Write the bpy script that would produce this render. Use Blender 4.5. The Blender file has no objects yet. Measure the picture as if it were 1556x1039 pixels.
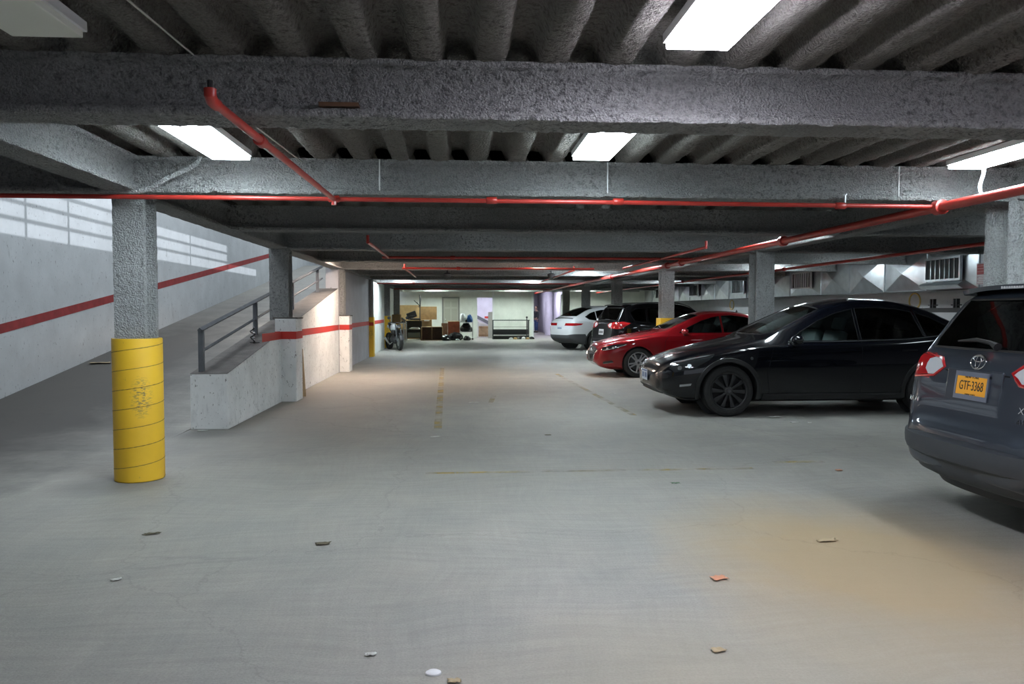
import bpy, bmesh, math, random
from mathutils import Vector, Matrix, noise
from mathutils.bvhtree import BVHTree
PI = math.pi
sc = bpy.context.scene
C = sc.collection
rnd = random.Random(7)

# ------------------------------------------------------------------ camera
cam = bpy.data.cameras.new('camera'); cam_o = bpy.data.objects.new('camera', cam); C.objects.link(cam_o)
cam.sensor_width = 36.0; cam.lens = 36.0*1150/1556; cam.clip_start = .05; cam.clip_end = 300
cam_o.location = (0, 0, 1.45)
cam_o.rotation_euler = (math.radians(90-2.365), 0, math.radians(-4.03))
sc.camera = cam_o
# ------------------------------------------------------------------ world, colour
w = bpy.data.worlds.new('world'); sc.world = w; w.use_nodes = True
w.node_tree.nodes['Background'].inputs[0].default_value = (.80, .88, 1, 1)
w.node_tree.nodes['Background'].inputs[1].default_value = .33
vs = sc.view_settings
vs.view_transform = 'Standard'; vs.look = 'None'; vs.gamma = 1; vs.use_curve_mapping = False
vs.exposure = 1.35
COOL = (.80, .93, 1); LAV = (.88, .86, 1); WARM = (1, .80, .66); GRN = (.86, 1, .93)
# diffuser emission, power of the added shaft lamp, sun strength
E_NEAR = 17.0; E_SHAFT = 105.0; SUN = .85

def area_light(name, loc, rot, sx, sy, power, col):
    l = bpy.data.lights.new(name, 'AREA'); l.shape = 'RECTANGLE'; l.size = sx; l.size_y = sy
    l.energy = power; l.color = col
    o = bpy.data.objects.new(name, l); C.objects.link(o); o.location = loc; o.rotation_euler = rot
    return o
# unseen area lamps added in the ramp shaft, lighting the left wall as daylight
area_light('ramp_shaft_daylight_fill', (-4.3, 13, 6.2), (0, math.radians(-22), 0), 2.2, 12, E_SHAFT, (.86, .93, 1))
area_light('ramp_shaft_daylight_fill', (-4.5, 27, 6.6), (0, math.radians(-10), 0), 2.2, 10, 60, (.86, .93, 1))

# ------------------------------------------------------------------ mesh helpers
class MB:
    def __init__(s): s.v = []; s.f = []
    def add(s, vs_, fs):
        n = len(s.v); s.v += [tuple(v) for v in vs_]; s.f += [tuple(i+n for i in f) for f in fs]; return s
    def box(s, x0, x1, y0, y1, z0, z1, M=None):
        vs_ = [Vector((x, y, z)) for z in (z0, z1) for y in (y0, y1) for x in (x0, x1)]
        if M is not None: vs_ = [M @ v for v in vs_]
        return s.add(vs_, [(0,2,3,1),(4,5,7,6),(0,1,5,4),(2,6,7,3),(0,4,6,2),(1,3,7,5)])
    def tube(s, pts, r, n=10, closed=False):
        pts = [Vector(p) for p in pts]; m = len(pts); rs = r if isinstance(r, (list, tuple)) else [r]*m
        up = None; rings = []
        for i, p in enumerate(pts):
            a = pts[(i-1) % m] if (i > 0 or closed) else p
            b = pts[(i+1) % m] if (i < m-1 or closed) else p
            t = (b-a); t = t.normalized() if t.length > 1e-9 else Vector((0,0,1))
            if up is None:
                up = Vector((0,0,1)) if abs(t.z) < .9 else Vector((1,0,0))
            u = (up - t*up.dot(t)); u = u.normalized() if u.length > 1e-6 else t.orthogonal().normalized()
            up = u; w_ = t.cross(u)
            rings.append([p + (u*math.cos(k*2*PI/n) + w_*math.sin(k*2*PI/n))*rs[i] for k in range(n)])
        vs_ = [v for g in rings for v in g]; fs = []
        for i in range(m if closed else m-1):
            j = (i+1) % m
            for k in range(n):
                fs.append((i*n+k, i*n+(k+1) % n, j*n+(k+1) % n, j*n+k))
        if not closed:
            fs.append(tuple(range(n))[::-1]); fs.append(tuple((m-1)*n+k for k in range(n)))
        return s.add(vs_, fs)
    def lathe(s, prof, n=24, M=None, closed=False, cap=True):
        # profile of (radius, height) around local z
        vs_ = []; m = len(prof)
        for r, h in prof:
            for k in range(n):
                v = Vector((r*math.cos(2*PI*k/n), r*math.sin(2*PI*k/n), h))
                vs_.append(M @ v if M is not None else v)
        fs = []
        for i in range(m if closed else m-1):
            j = (i+1) % m
            for k in range(n):
                fs.append((i*n+k, i*n+(k+1) % n, j*n+(k+1) % n, j*n+k))
        if not closed and cap:
            if prof[0][0] > 1e-6: fs.append(tuple(range(n))[::-1])
            if prof[-1][0] > 1e-6: fs.append(tuple((m-1)*n+k for k in range(n)))
        return s.add(vs_, fs)
    def prism(s, poly, h0, h1, M=None):
        # polygon in local xy, from z=h0 to h1
        n = len(poly)
        vs_ = [Vector((p[0], p[1], h0)) for p in poly] + [Vector((p[0], p[1], h1)) for p in poly]
        if M is not None: vs_ = [M @ v for v in vs_]
        return s.add(vs_, [tuple(range(n))[::-1], tuple(range(n, 2*n))] + [(i, (i+1) % n, n+(i+1) % n, n+i) for i in range(n)])
    def grid(s, rows, cols, fn):
        vs_ = [fn(i, j) for i in range(rows) for j in range(cols)]
        return s.add(vs_, [(i*cols+j, i*cols+j+1, (i+1)*cols+j+1, (i+1)*cols+j) for i in range(rows-1) for j in range(cols-1)])
    def build(s, name, mat, parent=None, smooth=False, bevel=0, loc=None, rot=None, fix=True, segs=2, angle=.6):
        me = bpy.data.meshes.new(name); me.from_pydata(s.v, [], s.f); me.update()
        if fix or bevel:
            bm = bmesh.new(); bm.from_mesh(me)
            if fix: bmesh.ops.recalc_face_normals(bm, faces=bm.faces)
            if bevel:
                es = [e for e in bm.edges if len(e.link_faces) == 2 and e.calc_face_angle(0) > .5]
                bmesh.ops.bevel(bm, geom=es, offset=bevel, segments=segs, affect='EDGES', profile=.6, clamp_overlap=True)
            bm.to_mesh(me); bm.free()
        if smooth:
            me.shade_smooth()
            try: me.set_sharp_from_angle(angle=angle)
            except Exception: pass
        o = bpy.data.objects.new(name, me); C.objects.link(o)
        if mat is not None: me.materials.append(mat)
        if parent is not None: o.parent = parent
        if loc is not None: o.location = loc
        if rot is not None: o.rotation_euler = rot
        return o
def tag(o, label, cat, group=None, kind=None):
    if label: o['label'] = label
    if cat: o['category'] = cat
    if group: o['group'] = group
    if kind: o['kind'] = kind
    return o
def struct(o): o['kind'] = 'structure'; return o
def empty(name, loc=(0,0,0), rz=0, label=None, cat=None, group=None):
    o = bpy.data.objects.new(name, None); C.objects.link(o); o.empty_display_size = .2
    o.location = loc; o.rotation_euler = (0, 0, rz); tag(o, label, cat, group); return o
def copy_tree(o, parent=None):
    c = o.copy(); C.objects.link(c)
    if parent: c.parent = parent
    for ch in list(o.children): copy_tree(ch, c)
    return c
def RZ(a): return Matrix.Rotation(a, 4, 'Z')
def T(x, y, z): return Matrix.Translation((x, y, z))
def text_mesh(s, size, depth=.001, align='CENTER', xs=1.0):
    cu = bpy.data.curves.new('t', 'FONT'); cu.body = s; cu.size = size; cu.extrude = depth; cu.align_x = align; cu.align_y = 'CENTER'
    o = bpy.data.objects.new('t', cu); C.objects.link(o)
    dg = bpy.context.evaluated_depsgraph_get(); me = bpy.data.meshes.new_from_object(o.evaluated_get(dg))
    b = MB(); b.add([(v.co.x*xs, v.co.y, v.co.z) for v in me.vertices], [tuple(p.vertices) for p in me.polygons])
    bpy.data.objects.remove(o); bpy.data.curves.remove(cu); bpy.data.meshes.remove(me)
    return b
def xform(b, M): b.v = [tuple(M @ Vector(v)) for v in b.v]; return b

# ------------------------------------------------------------------ materials
def newmat(name):
    m = bpy.data.materials.new(name); m.use_nodes = True
    nt = m.node_tree; return m, nt, nt.nodes['Principled BSDF']
def pmat(name, col, rough=.5, metal=0, coat=0, noise_=0, scale=8, bump=0, bscale=60, spec=.5, emis=0, ecol=None, croug=.03):
    m, nt, p = newmat(name); N = nt.nodes; L = nt.links
    p.inputs['Base Color'].default_value = (*col, 1); p.inputs['Roughness'].default_value = rough
    p.inputs['Metallic'].default_value = metal; p.inputs['Coat Weight'].default_value = coat
    p.inputs['Coat Roughness'].default_value = croug
    p.inputs['Specular IOR Level'].default_value = spec
    if emis: p.inputs['Emission Color'].default_value = (*(ecol or col), 1); p.inputs['Emission Strength'].default_value = emis
    tc = N.new('ShaderNodeTexCoord')
    if noise_:
        t = N.new('ShaderNodeTexNoise'); t.inputs['Scale'].default_value = scale; t.inputs['Detail'].default_value = 6
        L.new(tc.outputs['Object'], t.inputs['Vector'])
        r = N.new('ShaderNodeValToRGB'); r.color_ramp.elements[0].position = .3; r.color_ramp.elements[1].position = .7
        r.color_ramp.elements[0].color = (*[c*(1-noise_) for c in col], 1); r.color_ramp.elements[1].color = (*[min(1, c*(1+noise_)) for c in col], 1)
        L.new(t.outputs['Fac'], r.inputs['Fac']); L.new(r.outputs['Color'], p.inputs['Base Color'])
    if bump:
        t = N.new('ShaderNodeTexNoise'); t.inputs['Scale'].default_value = bscale; t.inputs['Detail'].default_value = 4
        L.new(tc.outputs['Object'], t.inputs['Vector'])
        b = N.new('ShaderNodeBump'); b.inputs['Strength'].default_value = bump; b.inputs['Distance'].default_value = .02
        L.new(t.outputs['Fac'], b.inputs['Height']); L.new(b.outputs['Normal'], p.inputs['Normal'])
    return m
def mixcol(nt, fac, a, b):
    n = nt.nodes.new('ShaderNodeMix'); n.data_type = 'RGBA'
    for s_, v in ((0, fac), (6, a), (7, b)):
        if isinstance(v, (tuple, list)): n.inputs[s_].default_value = (*v[:3], 1)
        elif isinstance(v, (int, float)): n.inputs[s_].default_value = v
        else: nt.links.new(v, n.inputs[s_])
    return n.outputs[2]
def ntex(nt, scale, detail=5, rough=.5, vec=None, mul=None, typ='ShaderNodeTexNoise'):
    t = nt.nodes.new(typ); t.inputs['Scale'].default_value = scale
    if typ == 'ShaderNodeTexNoise': t.inputs['Detail'].default_value = detail; t.inputs['Roughness'].default_value = rough
    if vec is None:
        tc = nt.nodes.new('ShaderNodeTexCoord'); vec = tc.outputs['Object']
    if mul:
        mp = nt.nodes.new('ShaderNodeMapping'); mp.inputs['Scale'].default_value = mul; nt.links.new(vec, mp.inputs['Vector']); vec = mp.outputs['Vector']
    nt.links.new(vec, t.inputs['Vector']); return t
def ramp(nt, fac, p0, p1, c0=(0,0,0), c1=(1,1,1)):
    r = nt.nodes.new('ShaderNodeValToRGB'); e = r.color_ramp.elements
    e[0].position = p0; e[1].position = p1; e[0].color = (*c0, 1); e[1].color = (*c1, 1)
    nt.links.new(fac, r.inputs['Fac']); return r.outputs['Color']

def fireproof(name, col, dark, s=1.0, bs=1.0, p0=.37, p1=.51):
    m, nt, p = newmat(name); p.inputs['Roughness'].default_value = .95; p.inputs['Specular IOR Level'].default_value = .15
    a = ntex(nt, 30*s, 6, .7); b = ntex(nt, 1.3, 4); c = ntex(nt, 75*s, 3)
    r1 = ramp(nt, a.outputs['Fac'], p0, p1)
    base = mixcol(nt, r1, dark, col)
    r2 = ramp(nt, b.outputs['Fac'], .35, .7)
    base2 = mixcol(nt, r2, tuple(x*.72 for x in col), base)
    mixn = nt.nodes.new('ShaderNodeMix'); mixn.data_type = 'RGBA'; mixn.blend_type = 'MULTIPLY'; mixn.inputs[0].default_value = .5
    nt.links.new(base2, mixn.inputs[6]); nt.links.new(ramp(nt, c.outputs['Fac'], .3, .6, (.45,.45,.45)), mixn.inputs[7])
    nt.links.new(mixn.outputs[2], p.inputs['Base Color'])
    add = nt.nodes.new('ShaderNodeMath'); add.operation = 'ADD'; nt.links.new(a.outputs['Fac'], add.inputs[0]); nt.links.new(c.outputs['Fac'], add.inputs[1])
    bp = nt.nodes.new('ShaderNodeBump'); bp.inputs['Strength'].default_value = 1.0*bs; bp.inputs['Distance'].default_value = .07
    nt.links.new(add.outputs[0], bp.inputs['Height']); nt.links.new(bp.outputs['Normal'], p.inputs['Normal'])
    return m
M_FP = fireproof('sprayed_fireproofing', (.68,.69,.68), (.22,.22,.22))
M_FPC = fireproof('sprayed_deck', (.47,.45,.41), (.15,.14,.125))
M_FPW = fireproof('sprayed_column', (.80,.82,.82), (.20,.20,.20), p0=.33, p1=.47)

def concrete_floor():
    m, nt, p = newmat('worn_concrete'); L = nt.links; N = nt.nodes
    p.inputs['Roughness'].default_value = .62; p.inputs['Specular IOR Level'].default_value = .35
    tc = N.new('ShaderNodeTexCoord'); ob = tc.outputs['Object']
    big = ntex(nt, .35, 6, .6, ob); mid = ntex(nt, 1.6, 7, .65, ob); fine = ntex(nt, 90, 4, .7, ob)
    dist = ntex(nt, .5, 2, .5, ob)
    vm = N.new('ShaderNodeVectorMath'); vm.operation = 'MULTIPLY_ADD'; L.new(dist.outputs['Color'], vm.inputs[0]); vm.inputs[1].default_value = (.8,.8,0); L.new(ob, vm.inputs[2])
    scr = ntex(nt, 3, 8, .7, vm.outputs[0], (9, .5, 1)); scr2 = ntex(nt, 3, 8, .7, vm.outputs[0], (.6, 7, 1))
    base = mixcol(nt, ramp(nt, big.outputs['Fac'], .35, .65), (.315,.30,.265), (.395,.378,.338))
    base = mixcol(nt, ramp(nt, mid.outputs['Fac'], .35, .7), tuple([.30,.295,.27]), base)
    s1 = ramp(nt, scr.outputs['Fac'], .3, .75, (.93,.93,.93), (1.05,1.05,1.05)); s2 = ramp(nt, scr2.outputs['Fac'], .3, .75, (.88,.88,.88), (1.1,1.1,1.1))
    def mul(a, b, f=1.0):
        x = N.new('ShaderNodeMix'); x.data_type = 'RGBA'; x.blend_type = 'MULTIPLY'; x.inputs[0].default_value = f
        L.new(a, x.inputs[6]); L.new(b, x.inputs[7]); return x.outputs[2]
    base = mul(base, s1); base = mul(base, s2); base = mul(base, ramp(nt, fine.outputs['Fac'], .25, .6, (.8,.8,.8), (1.05,1.05,1.05)))
    # brown oily stain where cars come and go on the right, darker patches over the left floor, ramp and column foot
    def blob(cx, cy, rx, ry):
        mp = N.new('ShaderNodeMapping'); mp.vector_type = 'POINT'
        mp.inputs['Location'].default_value = (-cx/rx, -cy/ry, 0); mp.inputs['Scale'].default_value = (1/rx, 1/ry, 0)
        add = N.new('ShaderNodeVectorMath'); add.operation = 'MULTIPLY_ADD'; L.new(mid.outputs['Color'], add.inputs[0]); add.inputs[1].default_value = (.5,.5,0)
        L.new(ob, mp.inputs['Vector']); L.new(mp.outputs['Vector'], add.inputs[2])
        ln = N.new('ShaderNodeVectorMath'); ln.operation = 'LENGTH'; L.new(add.outputs[0], ln.inputs[0])
        return ramp(nt, ln.outputs['Value'], .35, 1.25, (1,1,1), (0,0,0))
    def tint(base, fac, col, amt):
        mt = N.new('ShaderNodeMath'); mt.operation = 'MULTIPLY'; L.new(fac, mt.inputs[0]); mt.inputs[1].default_value = amt
        return mixcol(nt, mt.outputs[0], base, col)
    base = tint(base, blob(2.7, 4.6, 1.3, 1.8), (.37,.275,.15), .85)
    base = tint(base, blob(1.7, 3.0, 1.6, 1.0), (.33,.29,.20), .45)
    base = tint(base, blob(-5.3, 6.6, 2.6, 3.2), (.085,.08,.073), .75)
    base = tint(base, blob(-1.6, 13.5, 1.6, 5.5), (.24,.21,.185), .55)
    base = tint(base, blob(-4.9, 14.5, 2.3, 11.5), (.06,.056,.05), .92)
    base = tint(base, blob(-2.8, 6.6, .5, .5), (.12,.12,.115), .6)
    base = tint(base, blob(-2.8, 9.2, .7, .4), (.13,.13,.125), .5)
    # hairline cracks
    vo = N.new('ShaderNodeTexVoronoi'); vo.feature = 'DISTANCE_TO_EDGE'; vo.inputs['Scale'].default_value = .33
    wv = N.new('ShaderNodeVectorMath'); wv.operation = 'MULTIPLY_ADD'; L.new(mid.outputs['Color'], wv.inputs[0]); wv.inputs[1].default_value = (.7,.7,0); L.new(ob, wv.inputs[2])
    L.new(wv.outputs[0], vo.inputs['Vector'])
    base = mul(base, ramp(nt, vo.outputs['Distance'], .0, .0016, (.86,.86,.86), (1,1,1)))
    L.new(base, p.inputs['Base Color'])
    bp = N.new('ShaderNodeBump'); bp.inputs['Strength'].default_value = .25; bp.inputs['Distance'].default_value = .01
    L.new(fine.outputs['Fac'], bp.inputs['Height']); L.new(bp.outputs['Normal'], p.inputs['Normal'])
    return m
M_FLOOR = concrete_floor()
def painted_wall(name, col, drip=.5, dark=(.2,.2,.2), scale=1.0):
    m, nt, p = newmat(name); p.inputs['Roughness'].default_value = .75
    a = ntex(nt, 2.2*scale, 6, .6); b = ntex(nt, 3.2*scale, 9, .75, None, (2.2, 2.2, .5)); c = ntex(nt, 26*scale, 5, .7, None, (1, 1, .55))
    base = mixcol(nt, ramp(nt, a.outputs['Fac'], .3, .7), tuple(x*.84 for x in col), col)
    base = mixcol(nt, ramp(nt, b.outputs['Fac'], .62-.05*drip, .74), base, tuple(x*.6 for x in col))
    base = mixcol(nt, ramp(nt, c.outputs['Fac'], .655-.045*drip, .69-.04*drip), base, dark)
    nt.links.new(base, p.inputs['Base Color'])
    bp = nt.nodes.new('ShaderNodeBump'); bp.inputs['Strength'].default_value = .3; bp.inputs['Distance'].default_value = .01
    nt.links.new(c.outputs['Fac'], bp.inputs['Height']); nt.links.new(bp.outputs['Normal'], p.inputs['Normal'])
    return m
M_WALL = painted_wall('whitewashed_concrete', (.60,.63,.64), .5)
M_PARA = painted_wall('chipped_white_paint', (.87,.88,.87), 1.0, (.16,.15,.14), 1.2)
M_BACK = painted_wall('off_white_wall', (.76,.78,.73), .1)
M_RAMP = pmat('ramp_concrete', (.10,.094,.084), .8, noise_=.3, scale=1.1, bump=.3, bscale=70)
M_STEP = pmat('parapet_top_concrete', (.12,.11,.10), .85, noise_=.25, scale=5, bump=.4, bscale=60)
def redpaint():
    m, nt, p = newmat('worn_red_paint'); p.inputs['Roughness'].default_value = .6
    a = ntex(nt, 7, 8, .75)
    nt.links.new(mixcol(nt, ramp(nt, a.outputs['Fac'], .62, .75), (.52,.035,.025), (.22,.06,.05)), p.inputs['Base Color']); return m
M_RED = redpaint()
M_PIPE = pmat('red_pipe_paint', (.44,.032,.022), .42, coat=.3, noise_=.15, scale=9)
def yellowpaint():
    m, nt, p = newmat('scuffed_yellow_paint'); p.inputs['Roughness'].default_value = .5
    a = ntex(nt, 3, 5); b = ntex(nt, 18, 8, .8, None, (1.6, 1.6, .6)); L = nt.links
    base = mixcol(nt, ramp(nt, a.outputs['Fac'], .3, .7), (.78,.46,.025), (.88,.54,.03))
    base = mixcol(nt, ramp(nt, b.outputs['Fac'], .645, .69), base, (.22,.16,.06))
    tc = nt.nodes.new('ShaderNodeTexCoord'); mp = nt.nodes.new('ShaderNodeMapping'); mp.inputs['Location'].default_value = (-.09/.09, .17/.2, -.72/.2); mp.inputs['Scale'].default_value = (1/.09, 1/.2, 1/.2)
    ln = nt.nodes.new('ShaderNodeVectorMath'); ln.operation = 'LENGTH'; L.new(tc.outputs['Object'], mp.inputs['Vector']); L.new(mp.outputs['Vector'], ln.inputs[0])
    msk = ramp(nt, ln.outputs['Value'], .3, 1.3, (1,1,1), (0,0,0)); sc_ = ntex(nt, 26, 6, .7, None, (1.2, 1.2, 3.5)); sr = ramp(nt, sc_.outputs['Fac'], .50, .56)
    mm = nt.nodes.new('ShaderNodeMath'); mm.operation = 'MULTIPLY'; L.new(msk, mm.inputs[0]); L.new(sr, mm.inputs[1])
    base = mixcol(nt, mm.outputs[0], base, (.20,.16,.07))
    L.new(base, p.inputs['Base Color']); return m
M_YEL = yellowpaint()
M_YSEAM = pmat('yellow_seam', (.22,.13,.03), .7)
M_RAIL = pmat('grey_rail_paint', (.13,.14,.155), .45, noise_=.15)
M_DUCT = pmat('galvanised_steel', (.62,.66,.68), .30, metal=.95, noise_=.12, scale=5, bump=.15, bscale=5)
M_DARK = pmat('black_void', (.012,.012,.012), .8)
M_WHITEM = pmat('white_enamel', (.75,.76,.76), .4)
M_STEEL = pmat('brushed_steel', (.55,.56,.57), .3, metal=1)
M_CHROME = pmat('chrome', (.85,.86,.87), .08, metal=1)
M_BLKPL = pmat('black_plastic', (.018,.018,.019), .45)
M_GRYPL = pmat('grey_plastic', (.075,.08,.085), .5)
M_TYRE = pmat('tyre_rubber', (.022,.022,.022), .72, noise_=.25, scale=20)
M_CARD = pmat('cardboard', (.36,.235,.11), .85, noise_=.12)
M_WOOD = pmat('plywood', (.42,.27,.14), .6, noise_=.2, scale=6)
M_DWOOD = pmat('dark_brown_wood', (.13,.065,.035), .5, noise_=.2)
M_RWOOD = pmat('red_brown_laminate', (.25,.06,.025), .45, noise_=.15)
def emis(name, col, s, base=(.9,.9,.9)):
    m, nt, p = newmat(name); p.inputs['Base Color'].default_value = (*base,1)
    p.inputs['Emission Color'].default_value = (*col, 1); p.inputs['Emission Strength'].default_value = s; return m
def glassmat(name, tint, refl=1.0):
    m = bpy.data.materials.new(name); m.use_nodes = True; nt = m.node_tree; N = nt.nodes; N.clear()
    out = N.new('ShaderNodeOutputMaterial'); tr = N.new('ShaderNodeBsdfTransparent'); tr.inputs[0].default_value = (*tint, 1)
    gl = N.new('ShaderNodeBsdfGlossy'); gl.inputs['Roughness'].default_value = .02; gl.inputs[0].default_value = (refl,)*3+(1,)
    fr = N.new('ShaderNodeFresnel'); fr.inputs[0].default_value = 1.5
    mx = N.new('ShaderNodeMixShader'); nt.links.new(fr.outputs[0], mx.inputs[0]); nt.links.new(tr.outputs[0], mx.inputs[1]); nt.links.new(gl.outputs[0], mx.inputs[2])
    nt.links.new(mx.outputs[0], out.inputs[0]); return m
G_TINT = glassmat('dark_tinted_glass', (.03,.035,.04)); G_MID = glassmat('tinted_glass', (.22,.27,.26)); G_CLR = glassmat('clear_glass', (.62,.70,.68))
G_SIDE = glassmat('side_glass', (.35,.40,.40))
# ------------------------------------------------------------------ the structure
XL, XR = -2.86, 5.1          # the two column lines
BAY = 5.86; Y1 = 6.62
def slab(name, x0, x1, y0, y1, z0, z1, mat): return struct(MB().box(x0, x1, y0, y1, z0, z1).build(name, mat))
# floor: the garage slab plus the ramp apron
slab('floor', -6.35, 10.1, -9, 55, -.2, 0, M_FLOOR)
# ceiling deck: ribs running away from the camera, trapezoidal, sprayed
def deck(name, x0, x1, y0, y1, per=.325, zt=2.83, zb=2.725, ph=0, seg=.12):
    prof = []
    x = x0 + ph
    k = 0
    def lump(x, y, z, a): 
        n1 = noise.noise(Vector((x*9, y*9, z*9))); n2 = noise.noise(Vector((x*26+5, y*26, z*26))); return a*(n1*.7+n2*.6)
    while x < x1:
        for dx, z in ((0, zb), (.035, zb-.006), (.07, zb-.008), (.105, zb-.006), (.14, zb), (.158, zb+.05), (.175, zt), (.22, zt+.004), (.27, zt), (.30, zb+.055)):
            prof.append((x+dx, z))
        x += per
    ny = max(2, int((y1-y0)/seg)+1)
    def fn(i, j):
        px, pz = prof[j]; y = y0 + (y1-y0)*i/(ny-1)
        return (px + lump(px+3, y, pz, .010), y, pz + lump(px, y, pz, .014))
    b = MB().grid(ny, len(prof), fn)
    o = b.build(name, M_FPC, smooth=True, angle=1.2, fix=False)
    return struct(o)
deck('ceiling', -6.4, 10.0, -.5, 6.6, seg=.05)
deck('ceiling', -2.95, 10.0, 6.6, 40.2, seg=.25)
deck('ceiling', -6.4, 10.0, -9, -.5, seg=.4)
slab('ceiling', -6.4, 10.1, -9, 6.75, 2.87, 3.0, M_DARK)
slab('ceiling', -3.0, 10.1, 6.75, 40.3, 2.87, 3.0, M_DARK)

# ------------------------------------------------------------------ steel girders, sprayed
def girder(name, p0, p1, zb=2.425, zt=2.725, wf=.26, mat=M_FP, seg=.2, amp=.012, web=.075, fine=False):
    # I profile swept from p0 to p1 (plan points)
    a = Vector((*p0, 0)); c = Vector((*p1, 0)); d = (c-a); Ln = d.length; d.normalize(); nrm = Vector((-d.y, d.x, 0))
    h = wf/2; t = .045
    prof = [(-h, zb+.004), (-h*.5, zb), (0, zb), (h*.5, zb), (h, zb+.004), (h+.006, zb+t*.5), (h, zb+t), (h*.72, zb+t+.006), (web+.02, zb+t+.016), (web, zb+t+.045)]
    nz = 14 if fine else 6
    for k in range(1, nz): prof.append((web, zb+t+.045+(zt-.05-zb-t-.045)*k/nz))
    prof += [(web, zt-.05), (web+.02, zt-.034), (h, zt-.03), (h, zt)]
    right = prof; left = [(-x, z) for x, z in prof[::-1]]
    full = [p for p in right if True] + [p for p in left if p[0] < -1e-6 and p[1] > zb+.01]
    n = max(2, int(Ln/seg)+1); m = len(full)
    def P(i, j):
        x, z = full[j % m]; s = Ln*i/(n-1); q = a + d*s + nrm*x
        w_ = Vector((q.x*13, q.y*13, z*13)); e = noise.noise(w_)*.6 + noise.noise(w_*2.7)*.7 + (noise.noise(w_*4.6)*.9 if fine else 0)
        top = 0 if z > zt-.01 else 1
        return (q.x + nrm.x*e*amp, q.y + nrm.y*e*amp, z + e*amp*top*.9)
    b = MB().grid(n, m+1, P)
    b.add([P(0, j) for j in range(m)], [tuple(range(m))]); b.add([P(n-1, j) for j in range(m)], [tuple(range(m))])
    return b.build(name, mat, smooth=True, angle=1.3)
GRP = 'sprayed steel beams crossing the far ceiling'
cross = [(4.05, 'deep grey sprayed beam crossing the ceiling nearest the viewer'), (Y1, 'pale sprayed beam over the front yellow column, red pipe along its foot')]
for y, lb in cross:
    tag(girder('ceiling_beam', (-6.2, y), (9.36, y), seg=.02, fine=True, amp=.013), lb, 'beam')
names_b = ['first dark sprayed beam beyond the red cross pipe', 'sprayed beam over the column on the ramp parapet', 'unlit sprayed beam behind the hanging sprinkler branch', 'warm lit beam over the second pilaster column']
k = 0; y = Y1 + BAY/2
while y < 39.5:
    o = girder('ceiling_beam', (XL, y), (9.36, y), seg=.09 if y < 13 else .4, amp=.01)
    if k < len(names_b): tag(o, names_b[k], 'beam')
    else: tag(o, 'far sprayed steel beam crossing the low ceiling towards the back wall', 'beam', GRP)
    y += BAY/2; k += 1
for y0 in (1.0, -1.93, -4.9):
    tag(girder('ceiling_beam', (-6.2, y0), (9.95, y0), seg=.4), 'sprayed ceiling beam behind the viewpoint', 'beam', 'beams behind the viewpoint')
tag(girder('ceiling_girder', (XL+.1, -8), (XL+.1, Y1-.1), seg=.04, fine=True, zb=2.43), 'pale sprayed girder running over the left side to the front yellow column', 'beam')
tag(girder('ceiling_girder', (XL, Y1+.1), (XL, 24.2), seg=.12, zb=2.43), 'sprayed girder along the open ramp edge above the parapet', 'beam')
tag(girder('ceiling_girder', (XL, 24.3), (XL, 39.9), seg=.4, zb=2.43), 'sprayed girder over the white wall near the motorcycle', 'beam')
tag(girder('ceiling_girder', (XR, Y1+.1), (XR, 39.9), seg=.12, zb=2.43), 'sprayed girder over the right row of columns behind the parked cars', 'beam')
tag(girder('ceiling_girder', (XR, -8), (XR, Y1-.1), seg=.12, zb=2.43), 'sprayed girder over the dark grey car at the right edge', 'beam')

# ------------------------------------------------------------------ columns
def wcol(x, y, z0, z1, fw=.27, dp=.34, mat=M_FPW, amp=.009, seg=.04):
    f = .055; wb = .03
    sec = [(-fw/2,-dp/2),(0,-dp/2),(fw/2,-dp/2),(fw/2,-dp/2+f),(wb,-dp/2+f+.02),(wb,dp/2-f-.02),(fw/2,dp/2-f),(fw/2,dp/2),(0,dp/2),(-fw/2,dp/2),(-fw/2,dp/2-f),(-wb,dp/2-f-.02),(-wb,-dp/2+f+.02),(-fw/2,-dp/2+f)]
    # refine
    pts = []
    for i in range(len(sec)):
        a = Vector(sec[i]); b_ = Vector(sec[(i+1) % len(sec)]); n = max(1, int((b_-a).length/.035))
        for k_ in range(n): pts.append(a.lerp(b_, k_/n))
    m = len(pts); n = int((z1-z0)/seg)+1
    def P(i, j):
        p = pts[j % m]; z = z0+(z1-z0)*i/(n-1); w_ = Vector(((x+p.x)*14, (y+p.y)*14, z*14)); e = noise.noise(w_)*.7+noise.noise(w_*2.5)*.6
        q = Vector((p.x, p.y)).normalized()*e*amp
        return (x+p.x+q.x, y+p.y+q.y, z)
    b = MB().grid(n, m+1, P); return b
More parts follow.
